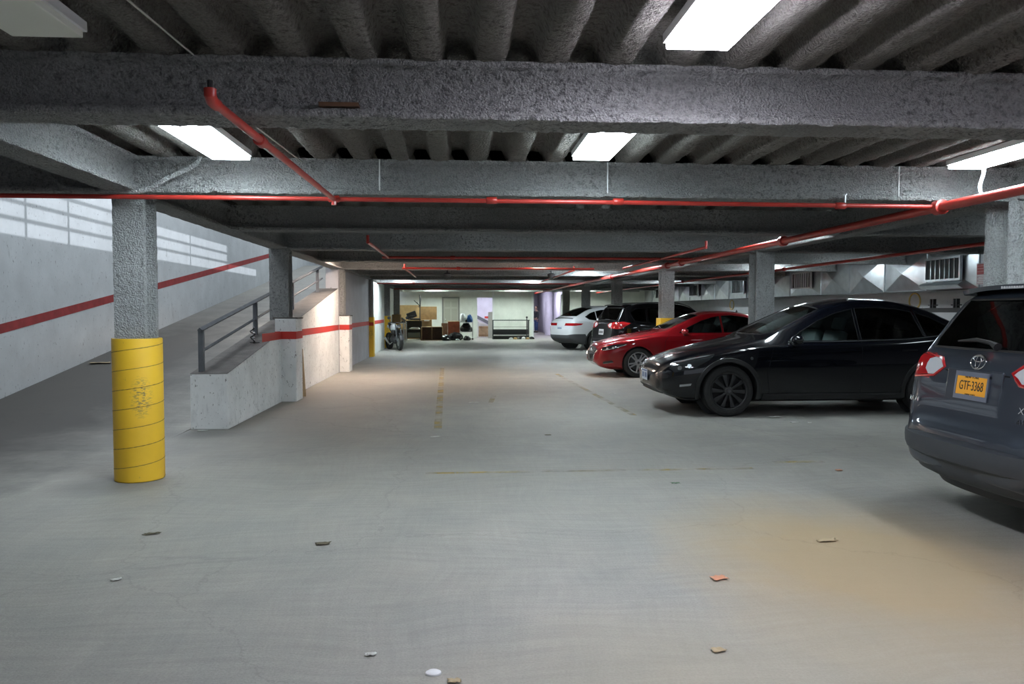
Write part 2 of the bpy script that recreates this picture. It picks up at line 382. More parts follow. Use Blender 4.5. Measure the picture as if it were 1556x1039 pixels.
def spiral_drum(x, y, r, h, root, dark=False):
    b = MB(); n = 40
    b.lathe([(r-.006, 0), (r, .006), (r, h-.01), (r-.004, h), (r-.03, h), (r-.03, h-.09), (.01, h-.09)], n, T(x, y, 0))
    o = b.build('yellow_drum', M_YEL, root, smooth=True, angle=.5)
    s = MB(); pts = []
    turns = h/.165
    for i in range(int(turns*24)+1):
        a = i/24*2*PI; z = .01+.165*i/24
        if z > h-.01: break
        pts.append((x+(r-.0005)*math.cos(a), y+(r-.0005)*math.sin(a), z))
    s.tube(pts, .0034, 5); s.build('spiral_seam', M_YSEAM, o)
    j = MB(); j.box(x-r-.004, x-r+.012, y-.03, y+.0, 0, h); j.build('joint_strip', M_STEP, o)
    rb = MB(); q = random.Random(3)
    for _ in range(26):
        px = x+q.uniform(-r+.06, r-.06); py = y+q.uniform(-r+.06, r-.06); s_ = q.uniform(.012, .03)
        rb.lathe([(0, 0), (s_, s_*.4), (s_*.8, s_*1.2), (0, s_*1.5)], 6, T(px, py, h-.085))
    rb.build('rubble', M_STEP, o)
    return o
# left row
c1 = empty('column', (-2.76, 6.72, 0), label='sprayed steel column in a yellow spiral drum, front left of the floor', cat='column')
wcol(0, 0, 1.12, 2.43, fw=.25, dp=.29, amp=.007).build('shaft', M_FPW, c1, smooth=True, angle=.5)
spiral_drum(0, 0, .200, 1.215, c1)
for i, (y, lb) in enumerate(((Y1+BAY, 'dark sprayed column standing on the first white pilaster of the ramp wall'), (Y1+2*BAY, 'brownish sprayed column standing on the second white pilaster'))):
    c = empty('column', (XL, y, 0), label=lb, cat='column')
    wcol(.0, 0, 1.30, 2.43, fw=.30, dp=.30).build('shaft', M_FP, c, smooth=True, angle=.9)
    MB().box(-.05, .28, -.24, .24, 0, 1.32).build('pilaster', M_PARA, c, bevel=.012)
    MB().box(-.09, .30, -.20, .22, 1.32, 1.345).build('base_plate', M_STEP, c)
    MB().box(.281, .284, -.245, .245, 1.0, 1.12).build('red_stripe', M_RED, c)
    MB().box(-.05, .284, -.247, -.241, 1.0, 1.12).build('red_stripe', M_RED, c)
def boxcol(x, y, lb, mat, h=1.25, w_=.17):
    c = empty('column', (x, y, 0), label=lb, cat='column')
    wcol(0, 0, h-.05, 2.43, fw=.28, dp=.30, seg=.12).build('shaft', mat, c, smooth=True, angle=.9)
    MB().box(-w_, w_, -w_, w_, 0, h).build('yellow_casing', M_YEL, c, bevel=.01)
    return c
c4 = boxcol(XL+.02, Y1+3*BAY, 'dark column with square yellow casing at the end of the ramp wall', M_FP)
MB().box(-.172, .173, -.174, -.171, .98, 1.09).build('red_stripe', M_RED, c4)
boxcol(XL+.02, Y1+4*BAY, 'column with yellow casing right behind the motorcycle', M_FP)
boxcol(XL-.05, Y1+5*BAY, 'column half hidden behind the clutter at the far left', M_FP)
# right row
rl = ['thick pale column at the right edge behind the dark grey car', 'sprayed column between the black saloon and the red car roofs',
      'sprayed column with yellow casing rising behind the red car', 'sprayed column rising behind the black estate roof',
      'sprayed column rising behind the white car', 'dark brown column beside the corridor opening at the back']
for i in range(6):
    x = (5.07, 5.10, 5.10, 5.10, 5.08, 5.12)[i]; y = Y1+i*BAY
    c = empty('column', (x, y, 0), label=rl[i], cat='column')
    wcol(0, 0, 0, 2.43, fw=.30, dp=.36, seg=.05 if i < 3 else .15).build('shaft', M_FPW if i != 5 else M_FP, c, smooth=True, angle=.9)
    if i in (2,): MB().box(-.2, .2, -.23, .2, 0, 1.27).build('yellow_casing', M_YEL, c, bevel=.01); MB().tube([(-.02,-.14,1.2),(-.02,-.14,1.46)], .03).build('guard_post', M_YEL, c)

# ------------------------------------------------------------------ ramp, parapet, walls
SL = .147; YR = 8.95
def rz(y): return max(0, (y-YR)*SL)
b = MB(); ys = [YR-.8, YR-.2, YR+.2, YR+.5, YR+.8, YR+1.2, YR+1.8] + [YR+1.2+1.5*i for i in range(1, 15)]
def smoothz(y): 
    t = y-YR
    return 0.0015+(0 if t < -.8 else SL*(t+.8)**2/3.2/1.0*.8 if t < .8 else SL*t)
b.grid(len(ys), 3, lambda i, j: ((-6.195, -3.27, -3.268)[j], ys[i], max(0.0015, smoothz(ys[i])*(1 if j < 1 else min(1, max(0, (ys[i]-9.0)/2.2)))) if j < 2 else -.02))
o = b.build('floor_ramp', M_FLOOR, fix=False, smooth=True); struct(o)
# parapet wall along the ramp, its top climbing with the ramp
Y0P = 9.42; YE = 18.0
def ptop(y): return .68 + (y-Y0P)*.150
b = MB()
poly = [(Y0P, 0), (YE, 0), (YE, ptop(YE)), (Y0P, ptop(Y0P))]
b.add([(x, y, z) for x in (-3.26, -2.81) for y, z in poly], [(0,1,2,3), (7,6,5,4), (0,3,7,4), (1,5,6,2), (0,4,5,1)])
par = struct(b.build('wall_parapet', M_PARA, bevel=.015))
b = MB(); b.add([(-3.265, Y0P+.01, .684), (-2.815, Y0P+.01, .684), (-2.815, YE, ptop(YE)+.004), (-3.265, YE, ptop(YE)+.004)], [(0,1,2,3)])
b.build('top_face', M_STEP, par)
def stripe(y0, y1, z0, z1, x=-2.806): return MB().box(x-.002, x+.001, y0, y1, z0, z1)
stripe(11.05, 12.24, 1.0, 1.12).build('red_stripe', M_RED, par)
stripe(12.72, YE-.0, 1.0, 1.12).build('red_stripe', M_RED, par)
# railing on the parapet
r = empty('handrail', (-3.16, 0, 0), label='grey square tube handrail on top of the ramp parapet', cat='railing')
def top(y): return ptop(y)
ylist = [9.55, 12.05, 14.7, 17.3]
b = MB().tube([(0, y, top(y)+.52) for y in (9.5, 12, 14.7, 17.9)], .032, 4); b.build('top_rail', M_RAIL, r)
MB().tube([(0, y, top(y)+.25) for y in (9.55, 12, 14.7, 17.9)], .022, 4).build('mid_rail', M_RAIL, r)
for y in ylist: MB().box(-.03, .03, y-.03, y+.03, top(y), top(y)+.50).build('post', M_RAIL, r)
# walls
slab('wall_left', -6.4, -6.2, -9, 34, 0, 7.5, M_WALL)
slab('wall_right', 9.95, 10.15, -9, 55, 0, 2.9, painted_wall('grey_white_wall', (.42,.43,.44), .4))
# enclosing wall of the ramp past the second pilaster
wm = painted_wall('streaked_lavender_wall', (.50,.50,.53), 1.0, (.2,.2,.22), 1.0)
slab('wall_ramp_side', -3.1, -2.81, 18.0, 24.1, 0, 2.72, wm)
slab('wall_ramp_side', -3.1, -2.83, 24.3, 29.2, 0, 2.72, M_BACK)
slab('wall_ramp_side', -3.6, -3.1, 29.2, 39.0, 0, 2.72, M_BACK)
slab('wall_ramp_end', -6.3, -3.0, 33.8, 34, 2.5, 7.5, M_WALL)
slab('wall_ramp_front', -6.3, -3.0, 6.76, 6.9, 3.0, 7.5, M_WALL)
for y0, y1, nm in ((18.58, 24.0, 0), (24.38, 28.9, 1)):
    struct(MB().box(-2.832 if nm else -2.812, -2.80 if not nm else -2.822, y0, y1, 1.0, 1.12).build('trim_%d' % (1+nm), M_RED))
# red stripe on the left wall, parallel to the ramp
b = MB(); b.add([(-6.197, y, z) for y, z in ((7.0, .62), (27, 3.40), (27, 3.54), (7.0, .75))], [(0,1,2,3)])
struct(b.build('trim_3', pmat('faded_red_wall_paint', (.30,.03,.03), .7, noise_=.2)))
# back wall with a door and a doorway
yb = 40.0; zt = 2.72
bw = MB()
for x0, x1, z0, z1 in ((-3.6, -.82, 0, zt), (-.82, .0, 2.12, zt), (.0, .98, 0, zt), (.98, 1.80, 2.14, zt), (1.80, 3.95, 0, zt), (5.5, 10, 0, zt)):
    bw.box(x0, x1, yb, yb+.2, z0, z1)
struct(bw.build('wall_back', M_BACK))
d = struct(MB().box(-.80, -.02, yb+.03, yb+.08, 0, 2.10).build('door_1', pmat('grey_green_door', (.42,.42,.37), .5)))
pn = MB()
for x0 in (-.72, -.37):
    for z0, z1 in ((.15,.8), (.9,1.55), (1.65,1.95)): pn.box(x0, x0+.28, yb+.018, yb+.035, z0, z1)
pn.build('door_panels', pmat('door_panel_paint', (.36,.36,.31), .5), d)
fr = MB(); fr.box(-.87, -.80, yb-.03, yb+.05, 0, 2.17).box(-.02, .05, yb-.03, yb+.05, 0, 2.17).box(-.80, -.02, yb-.03, yb+.05, 2.10, 2.17)
fr.build('door_frame', pmat('door_frame_grey', (.20,.20,.19), .5), d)
MB().lathe([(0,-.02),(.03,-.01),(.035,.02),(.02,.05)], 12, T(-.70, yb, 1.0) @ Matrix.Rotation(PI/2, 4, 'X')).build('door_knob', M_STEEL, d)
struct(MB().box(1.78, 1.87, yb-.06, yb, 0, zt).build('trim_4', M_WHITEM))
struct(MB().box(3.86, 3.97, yb-.05, yb+.25, 0, zt).build('trim_5', M_WHITEM))
# stair room behind the doorway
lav = painted_wall('lavender_white_wall', (.62,.61,.68), .0)
struct(MB().box(-1, 3.8, 44.0, 44.2, 0, 3.4).build('wall_stair', lav))
struct(MB().box(.3, .42, 40.2, 44, 0, 3.2).build('wall_stair', lav))
o = empty('stair_rail', (1.35, 42.2, 0), label='dark slanting stair string with a red stripe seen through the doorway', cat='stairs')
MB().prism([(-.6, 1.35), (.8, .62), (.8, .42), (-.6, 1.15)], -.04, .04, Matrix.Rotation(PI/2, 4, 'X')).build('string', M_RAIL, o)
MB().prism([(-.7, 1.1), (.8, .4), (.8, 0), (-.7, 0)], -.03, .03, T(0,.15,0) @ Matrix.Rotation(PI/2, 4, 'X')).build('side_panel', M_BACK, o)
MB().box(.1, .62, .2, .25, 1.02, 1.14).build('red_stripe', M_RED, o)
# corridor
struct(MB().box(3.8, 3.95, 40.2, 54, 0, 2.72).build('wall_corridor', lav))
struct(MB().box(5.62, 5.78, 40.2, 54, 0, 2.72).build('wall_corridor', lav))
struct(MB().box(3.8, 5.7, 53.8, 54, 0, 2.9).build('wall_corridor', lav))
struct(MB().box(3.8, 5.7, 40.2, 54, 2.72, 2.8).build('ceiling', lav))
o = MB().lathe([(.24,0),(.24,2.72)], 28, T(5.33, 44.6, 0)).build('round_column', lav, smooth=True); tag(o, 'smooth lavender white round column in the corridor opening', 'column')
struct(MB().box(5.42, 5.52, 39.9, 40.25, 0, 2.3).build('trim_6', M_WHITEM))

# railed opening in the upper wall on the street side: daylight falls through it onto the left wall
sun = bpy.data.lights.new('low_sun', 'SUN'); sun.energy = SUN; sun.angle = math.radians(.55); sun.color = (.88, .92, 1)
so = bpy.data.objects.new('low_sun', sun); C.objects.link(so); so.location = (6, 14, 8); so.rotation_euler = (0, math.radians(65), 0)
UP = 3.2*math.tan(math.radians(25)); xo = -3.0
m = MB(); m.box(xo-.02, xo+.02, 6.75, 34, 2.9, 2.50+UP).box(xo-.02, xo+.02, 6.75, 34, 3.55+UP, 7.5).box(xo-.02, xo+.02, 6.75, 8.2, 2.50+UP, 3.55+UP).box(xo-.02, xo+.02, 23.8, 34, 2.5+UP, 3.55+UP).box(xo-.02, xo+.02, 20.95, 23.8, 2.74+UP, 3.55+UP).box(xo-.02, xo+.02, 15.3, 20.95, 3.2+UP, 3.55+UP)
struct(m.build('wall_upper_level', M_WALL))
rl2 = empty('opening_guard_rail', (xo, 0, 0), label='grey guard rail in the upper opening whose shadow bars fall on the left wall', cat='railing')
for z in (2.74, 2.98, 3.22): MB().box(-.012, .012, 8.2, 23.8, z+UP-.026, z+UP+.026).build('rail', M_RAIL, rl2)
for y in (9.6, 11.4, 12.6, 15.25, 18.1, 20.9): MB().box(-.012, .012, y-.03, y+.03, 2.5+UP, 3.55+UP).build('post', M_RAIL, rl2)

# faint yellow parking lines
def linemat():
    m = bpy.data.materials.new('worn_yellow_line'); m.use_nodes = True; nt = m.node_tree; p = nt.nodes['Principled BSDF']
    p.inputs['Base Color'].default_value = (.58,.43,.13,1); p.inputs['Roughness'].default_value = .7
    a = ntex(nt, 2.3, 8, .7); r_ = ramp(nt, a.outputs['Fac'], .40, .68)
    mt = nt.nodes.new('ShaderNodeMath'); mt.operation = 'MULTIPLY'; nt.links.new(r_, mt.inputs[0]); mt.inputs[1].default_value = .7
    nt.links.new(mt.outputs[0], p.inputs['Alpha']); return m
ML = linemat()
for i, (xa, ya, xb, yb2, w_) in enumerate(((-.30, 6.74, 2.7, 6.74, .07), (-.26, 9.3, -.42, 19.3, .10), (2.24, 17.2, 2.42, 10.3, .09), (.5, 11.9, .6, 12.9, .08), (3.0, 7.0, 3.5, 7.0, .09))):
    d = Vector((xb-xa, yb2-ya, 0)); n_ = Vector((-d.y, d.x, 0)).normalized()*w_/2; A = Vector((xa, ya, .0012)); B = Vector((xb, yb2, .0012))
    struct(MB().add([A-n_, B-n_, B+n_, A+n_], [(0,1,2,3)]).build('trim_%d' % (7+i), ML, fix=False))

# ------------------------------------------------------------------ ceiling lights
def fixture(x, y, lit, col, lb, s=1.0, group=None, w_=.29, ln=1.22):
    # y = far end of the box; underside hangs just under the ribs
    root = empty('ceiling_light', (x, y-ln/2, 2.72), label=lb, cat='ceiling light', group=group)
    h = .05
    MB().box(-w_/2-.012, w_/2+.012, -ln/2-.012, ln/2+.012, -.045, .0).build('housing', M_WHITEM, root, bevel=.004)
    m = emis('lit_diffuser_%.0f_%.0f' % (x*10, y*10), col, E_NEAR*s) if lit else pmat('unlit_diffuser', (.80,.82,.74), .5)
    MB().box(-w_/2, w_/2, -ln/2, ln/2, -.075, -.042).build('diffuser', m, root, bevel=.006)
    return root
FX = (-1.83, 1.13, 4.11)
fixture(-1.79, 3.5, False, COOL, 'switched off grey box light at the top left corner', w_=.30)
fixture(1.095, 3.46, True, LAV, 'large lit box light at the top of the view, right of centre', 1.2)
fixture(4.25, 3.46, True, LAV, 'lit box light outside the view above the grey car', .7)
fixture(-1.795, 6.2, True, COOL, 'lit box light on the left between the two front beams', .9)
fixture(1.055, 6.02, True, COOL, 'lit box light in the middle between the two front beams', .9)
fixture(4.27, 6.17, True, COOL, 'lit box light at the right edge with a hanging white strip', .9)
for x in FX:  # lights added out of view to brighten the foreground floor
    fixture(x, .7, True, COOL, 'unseen box light added behind the viewpoint to brighten the floor', .16 if x < 0 else .30, 'added lights behind the viewpoint')
    fixture(x, -4.5, True, COOL, 'unseen box light added behind the viewpoint to brighten the floor', .22, 'added lights behind the viewpoint')
for x, y, c, s, lb in (
    (1.6, 11.2, COOL, .9, 'box light hidden behind the third beam, over the aisle'), (4.3, 10.8, COOL, 1.0, 'box light over the bonnet of the black car'),
    (-2.0, 16.9, WARM, 2.4, 'warm box light near the second pilaster'), (1.8, 17.4, WARM, .8, 'warm box light over the aisle centre'),
    (7.6, 18.3, COOL, 1.4, 'box light shining on the duct beyond the black car'), (7.6, 27, COOL, 1.4, 'box light shining on the far duct'), (7.9, 14.7, COOL, .6, 'unseen box light added to brighten the near duct'),  # the near duct light is added, hidden by the beams, to brighten the duct
    (3.7, 16.9, COOL, 1.2, 'box light over the bonnet of the red car'),
    (3.6, 21.0, COOL, 1.7, 'box light over the rear of the black estate'), (-1.9, 26.9, COOL, 1.8, 'box light over the motorcycle'), (2.6, 26.9, COOL, 1.9, 'box light near the white car tail'),
    (-1.2, 38.8, GRN, 2.2, 'box light over the clutter at the back wall'), (2.9, 38.8, GRN, 2.6, 'box light over the low barrier at the back wall'),
    (6.5, 38.8, GRN, 1.6, 'box light in the far right corner'), (4.75, 43.2, LAV, 1.3, 'corridor light near the round column'), (4.6, 49.5, LAV, .8, 'corridor light above the standing person'),
    (1.4, 42.5, LAV, 1.6, 'light in the stair room behind the doorway'), (7.6, 9.3, COOL, .35, 'box light far right behind the grey car')):
    fixture(x, y, True, c, lb, s)

# ------------------------------------------------------------------ sprinkler pipes
def pipe(name, pts, r, lb, cat='pipe', group=None, couplings=(), n=14, mat=None):
    o = MB().tube(pts, r, n).build(name, mat or M_PIPE, smooth=True, angle=.9); tag(o, lb, cat, group)
    for p, ax in couplings:
        v = Vector(ax).normalized()*.045; p = Vector(p)
        MB().tube([p-v, p-v*.9, p+v*.9, p+v], [r*1.25, r*1.55, r*1.55, r*1.25], n).build('coupling', M_PIPE, o, smooth=True, angle=.9)
    return o
zp = 2.378; yp = 6.42
cp = pipe('sprinkler_pipe', [(-6.2, yp, zp), (-2.0, yp, zp), (1, yp, zp-.005), (4.2, yp, zp-.015)], .019, 'thin red sprinkler pipe crossing below the pale beam, wall to main pipe',
     couplings=[((-1.03, yp, zp), (1,0,0)), ((.28, yp, zp), (1,0,0)), ((3.32, yp, zp-.015), (1,0,0)), ((1.36, yp, zp), (1,0,0))])
MB().tube([(-1.03, yp, zp), (-1.03, yp, zp-.05)], .022).build('outlet', M_PIPE, cp)
hd = MB().tube([(3.36, yp, zp-.015), (3.36, yp, zp+.075)], .011); hd.lathe([(0,.0),(.02,.002),(.02,.006),(0,.008)], 12, T(3.36, yp, zp+.078)); hd.build('sprinkler_head', M_STEEL, cp)
o = pipe('sprinkler_branch', [(-1.03, yp, 2.375), (-1.05, 4.6, 2.365), (-1.065, 3.43, 2.36)], .021, 'red sprinkler branch slanting from the cross pipe to under the front beam', couplings=[((-1.06, 4.2, 2.363), (0,1,0))])
MB().tube([(-1.065, 3.47, 2.358), (-1.065, 3.41, 2.36), (-1.065, 3.385, 2.378), (-1.065, 3.385, 2.405)], .027, 12).build('elbow', M_PIPE, o, smooth=True)
MB().tube([(-1.065, 3.385, 2.40), (-1.065, 3.385, 2.44)], .012, 8).build('sprinkler_head', M_BLKPL, o)
mp = pipe('main_pipe', [(4.21, -2, 2.36), (4.21, yp-.02, 2.355), (4.20, 12, 2.35), (4.02, 24, 2.355), (3.98, 39.5, 2.36)], .042, 'thick red main pipe running back over the parked car bonnets',
     couplings=[((4.21, 6.40, 2.355), (0,1,0)), ((4.205, 9.6, 2.352), (0,1,0)), ((4.17, 14.0, 2.35), (0,1,0)), ((4.155, 14.9, 2.35), (0,1,0)), ((4.08, 20.0, 2.352), (0,1,0))])
pipe('sprinkler_pipe', [(7.3, 10, 2.38), (7.15, 39, 2.38)], .03, 'thin red pipe in front of the silver duct', couplings=[((7.26, 16.5, 2.38), (0,1,0)), ((7.2, 24, 2.38), (0,1,0))])
pg = 'thin red cross pipes under the far beams'
for i, (y, x0, x1) in enumerate(((13.1, -1.3, 4.1), (16.4, -1.2, 2.95), (25.5, -2.7, 4.05), (32, -2.7, 4.05))):
    pipe('sprinkler_pipe', [(x0, y, 2.36), (x1, y, 2.36)], .022, ('dark red cross pipe starting at the short hanging branch', 'second dark red cross pipe further back', 'third red cross pipe in front of the lit back wall', 'farthest red cross pipe by the back wall')[i], couplings=[((x0+1.2, y, 2.36), (1,0,0))], n=8)
for i, (x, y0, y1) in enumerate(((-1.2, 10.2, 13.1), (-1.15, 16.4, 20.5), (3.55, 10.7, 16.2), (2.6, 17.0, 24.0))):
    o = pipe('sprinkler_branch', [(x, y0, 2.36), (x, y1, 2.36)], .022, ('short red branch pipe hanging over the aisle left of centre', 'small far red branch pipe left of centre', 'red branch pipe beside the main pipe, nearer one', 'red branch pipe beside the main pipe, farther one')[i], n=8)
    MB().tube([(x, y0, 2.36), (x, y0, 2.45)], .02, 8).build('elbow', M_PIPE, o)

# ------------------------------------------------------------------ ceiling odds and ends
def cable(name, pts, r, mat, lb, cat='cable', group=None):
    return tag(MB().tube(pts, r, 6).build(name, mat, smooth=True), lb, cat, group)
M_WIRE = pmat('dirty_white_cable', (.5,.5,.45), .6)
cable('ceiling_cable', [(-1.28, 2.3, 2.69), (-1.3, 3.0, 2.67), (-1.29, 3.85, 2.70)], .005, M_WIRE, 'thin white cable under the ribs at the top left')
cable('ceiling_cable', [(-1.42, 4.1, 2.70), (-1.35, 5.2, 2.68), (-1.30, 6.5, 2.69)], .005, M_WIRE, 'thin white cable under the ribs behind the front beam')
cable('sprayed_conduit', [(-2.12, 6.45, 2.72), (-2.14, 6.44, 2.66), (-2.2, 6.43, 2.62), (-2.38, 6.42, 2.53), (-2.5, 6.42, 2.45), (-2.6, 6.42, 2.425), (-2.9, 6.40, 2.425)], .021, M_FPW, 'lumpy sprayed conduit bending down to the head of the front yellow column', 'conduit')
cable('sprayed_conduit', [(-2.95, 6.40, 2.425), (-3.1, 6.40, 2.43), (-3.2, 6.41, 2.46), (-3.35, 6.42, 2.60), (-3.4, 6.42, 2.7)], .018, M_FP, 'dark sprayed conduit left of the head of the front yellow column', 'conduit')
for i, (x, lb) in enumerate(((-.66, 'leftmost thin tie wire on the pale beam'), (1.28, 'middle thin tie wire on the pale beam'), (3.88, 'rightmost thin tie wire on the pale beam'))):
    cable('tie_wire', [(x, 6.478, 2.72), (x, 6.478, 2.46)], .006, M_WHITEM, lb, 'wire')
o = MB().grid(9, 2, lambda i, j: (4.36+.0+j*.035+.012*math.sin(i*.8), 6.10-.01*math.cos(i*.7), 2.66-i*.032)).build('hanging_strip', pmat('white_plastic_film', (.8,.85,.9), .4), smooth=True)
o.modifiers.new('s', 'SOLIDIFY').thickness = .002
tag(o, 'white plastic strip hanging from the lit box light at the right edge', 'strip')
# timber scrap lying on the lower flange of the front beam
o = MB().box(-.70, -.50, 3.905, 3.965, 2.479, 2.50).build('wood_scrap', M_DWOOD, bevel=.004); tag(o, 'brown timber scrap stuck on the front beam lower flange beside the red branch', 'timber')

# ------------------------------------------------------------------ duct along the right wall
dr = empty('air_duct', (9.4, 13, 0), label='silver sheet metal air duct with crossed folds along the right wall', cat='duct')
z0, z1 = 1.86, 2.60
seams = [10.1, 11.6, 13.1, 14.64, 16.15, 17.68, 19.1, 20.95, 22.6, 24.2, 25.8, 27.3, 28.8, 30.3, 31.8, 33.3, 34.8, 36.3]
for a, c in zip(seams[:-1], seams[1:]):
    a -= 13; c -= 13; m = (a+c)/2; zm = (z0+z1)/2; s = -.075
    b = MB().add([(0,a,z0),(0,c,z0),(0,c,z1),(0,a,z1),(s,m,zm),(.5,a,z0),(.5,c,z0)], [(0,1,4),(1,2,4),(2,3,4),(3,0,4),(0,5,6,1)])
    b.build('duct_panel', M_DUCT, dr, fix=True)
    MB().box(-.022, .0, c-.012, c+.012, z0, z1).build('seam_flange', M_DUCT, dr)
MB().box(-.03, .02, -2, 23.3, z0-.02, z0).build('bottom_edge', M_GRYPL, dr)
for i, (ya, yc, za, zc, dk, lb) in enumerate(((13.5, 14.5, 2.06, 2.44, 1, 'dark vent grille in a metal frame on the nearest duct part'), (19.5, 20.55, 2.08, 2.46, 0, 'white framed vent grille on the duct beyond the black car'),
        (24.2, 25.2, 2.05, 2.45, 1, 'dark vent grille right of the third column'), (28.95, 30.0, 2.05, 2.44, 1, 'dark vent grille above the black estate windscreen'), (34.2, 35.2, 2.05, 2.45, 1, 'farthest dark vent grille of the duct'))):
    g = empty('vent_grille', (9.305, (ya+yc)/2, 0), label=lb, cat='vent'); hy = (yc-ya)/2
    MB().box(.0, .03, -hy, hy, za, zc).build('opening', M_DARK, g)
    f = MB()
    for q in ((-hy-.04, -hy, za-.04, zc+.04), (hy, hy+.04, za-.04, zc+.04), (-hy, hy, za-.04, za), (-hy, hy, zc, zc+.04)): f.box(-.03, .02, q[0], q[1], q[2], q[3])
    f.build('frame', M_WHITEM if not dk else M_DUCT, g)
    for k in range(6 if i != 1 else 7):
        yy = -hy+2*hy*(k+1)/(7 if i != 1 else 8); MB().box(-.02, .0, yy-.008-(.022 if i == 1 else 0), yy+.008+(.022 if i == 1 else 0), za, zc).build('vane', M_WHITEM if not dk else M_DUCT, g)
# curved scoop under the first grille
b = MB().grid(7, 2, lambda i, j: (9.33-.03-.10*math.sin(i/6*PI), (13.4, 14.6)[j], 2.0-.13*i/6)); tag(b.build('duct_scoop', M_DUCT, smooth=True), 'bent metal scoop below the nearest vent grille', 'duct')
sg = empty('wall_sign', (9.31, 13.05, 0), label='small sign with red heading on the duct right of the nearest grille', cat='sign')
MB().box(0, .01, -.29, .0, 1.92, 2.30).build('board', pmat('sign_grey_pink', (.38,.30,.30), .6), sg)
MB().box(-.004, .0, -.28, -.01, 2.10, 2.28).build('red_panel', pmat('sign_red', (.30,.04,.04), .6), sg)
q = MB()
for k in range(5): q.box(-.006, -.003, -.26, -.03+(-.03 if k % 2 else 0), 2.075-.03*k, 2.083-.03*k)
q.build('small_print', M_WHITEM, sg)
q = MB()
for k in range(3):
    for j in range(6): q.box(-.008, -.004, -.26+.04*j, -.235+.04*j, 2.24-.05*k, 2.262-.05*k)
q.build('heading_marks', pmat('sign_pink', (.5,.2,.2), .6), sg)
# yellow painted rings and low rack by the right wall
for i, (y, lb) in enumerate(((15.9, 'yellow painted ring on the right wall under the nearest duct part'), (27.0, 'fainter yellow painted ring further back on the right wall'))):
    b = MB().tube([(9.94, y+.2*math.cos(t*2*PI/20), 1.66+.17*math.sin(t*2*PI/20)) for t in range(20)], .018, 6, closed=True); tag(b.build('painted_ring', pmat('ochre_paint_%d' % i, (.48,.34,.10), .7)), lb, 'mark')
rk = empty('wheel_stop_rack', (8.6, 0, 0), label='low black rail with upright stubs behind the black car', cat='rack')
MB().box(-.05, .05, 10.5, 14.5, 1.42, 1.50).build('rail', M_BLKPL, rk)
for y in (12.55, 11.9, 13.2): 
    MB().box(-.03, .03, y-.05, y-.02, 1.5, 1.66).box(-.03, .03, y+.02, y+.05, 1.5, 1.66).box(-.02, .02, y-.12, y+.12, 1.54, 1.56).build('stub', M_BLKPL, rk)
for y in (10.6, 14.4): MB().box(-.04, .04, y-.04, y+.04, 0, 1.42).build('leg', M_BLKPL, rk)
# ------------------------------------------------------------------ cars
def pchip(tab):
    xs = [t[0] for t in tab]; ys = [t[1] for t in tab]; n = len(xs)
    h = [xs[i+1]-xs[i] for i in range(n-1)]; d = [(ys[i+1]-ys[i])/h[i] for i in range(n-1)]
    m = [0.0]*n; m[0] = d[0]; m[-1] = d[-1]
    for i in range(1, n-1):
        if d[i-1]*d[i] <= 0: m[i] = 0
        else:
            w1 = 2*h[i]+h[i-1]; w2 = h[i]+2*h[i-1]; m[i] = (w1+w2)/(w1/d[i-1]+w2/d[i])
    def f(x):
        if x <= xs[0]: return ys[0]
        if x >= xs[-1]: return ys[-1]
        i = 0
        while x > xs[i+1]: i += 1
        t = (x-xs[i])/h[i]
        return (ys[i]*(1+2*t)*(1-t)**2 + m[i]*h[i]*t*(1-t)**2 + ys[i+1]*t*t*(3-2*t) + m[i+1]*h[i]*t*t*(t-1))
    return f
def cr(pts, subs):
    out = []; n = len(pts)
    for i in range(n-1):
        p0 = pts[max(0, i-1)]; p1 = pts[i]; p2 = pts[i+1]; p3 = pts[min(n-1, i+2)]; k = subs[i]
        for s in range(k):
            t = s/k; a = .4
            m1 = [(p2[q]-p0[q])*a for q in (0,1)]; m2 = [(p3[q]-p1[q])*a for q in (0,1)]
            # limit tangents to the chord so short segments do not loop
            ch = math.hypot(p2[0]-p1[0], p2[1]-p1[1])
            for mm in (m1, m2):
                l = math.hypot(*mm)
                if l > ch: mm[0] *= ch/l; mm[1] *= ch/l
            out.append(tuple(p1[q]*(1+2*t)*(1-t)**2 + m1[q]*t*(1-t)**2 + p2[q]*t*t*(3-2*t) + m2[q]*t*t*(t-1) for q in (0,1)))
    out.append(pts[-1]); return out
def paint(name, col, flake=0.0, inner=(.02,.02,.02), metal=.0, rough=.3):
    m, nt, p = newmat(name)
    p.inputs['Base Color'].default_value = (*col, 1); p.inputs['Metallic'].default_value = metal; p.inputs['Roughness'].default_value = rough
    p.inputs['Coat Weight'].default_value = 1; p.inputs['Coat Roughness'].default_value = .03; p.inputs['Specular IOR Level'].default_value = .1
    g = nt.nodes.new('ShaderNodeNewGeometry'); 
    nt.links.new(mixcol(nt, g.outputs['Backfacing'], col, inner), p.inputs['Base Color']); return m
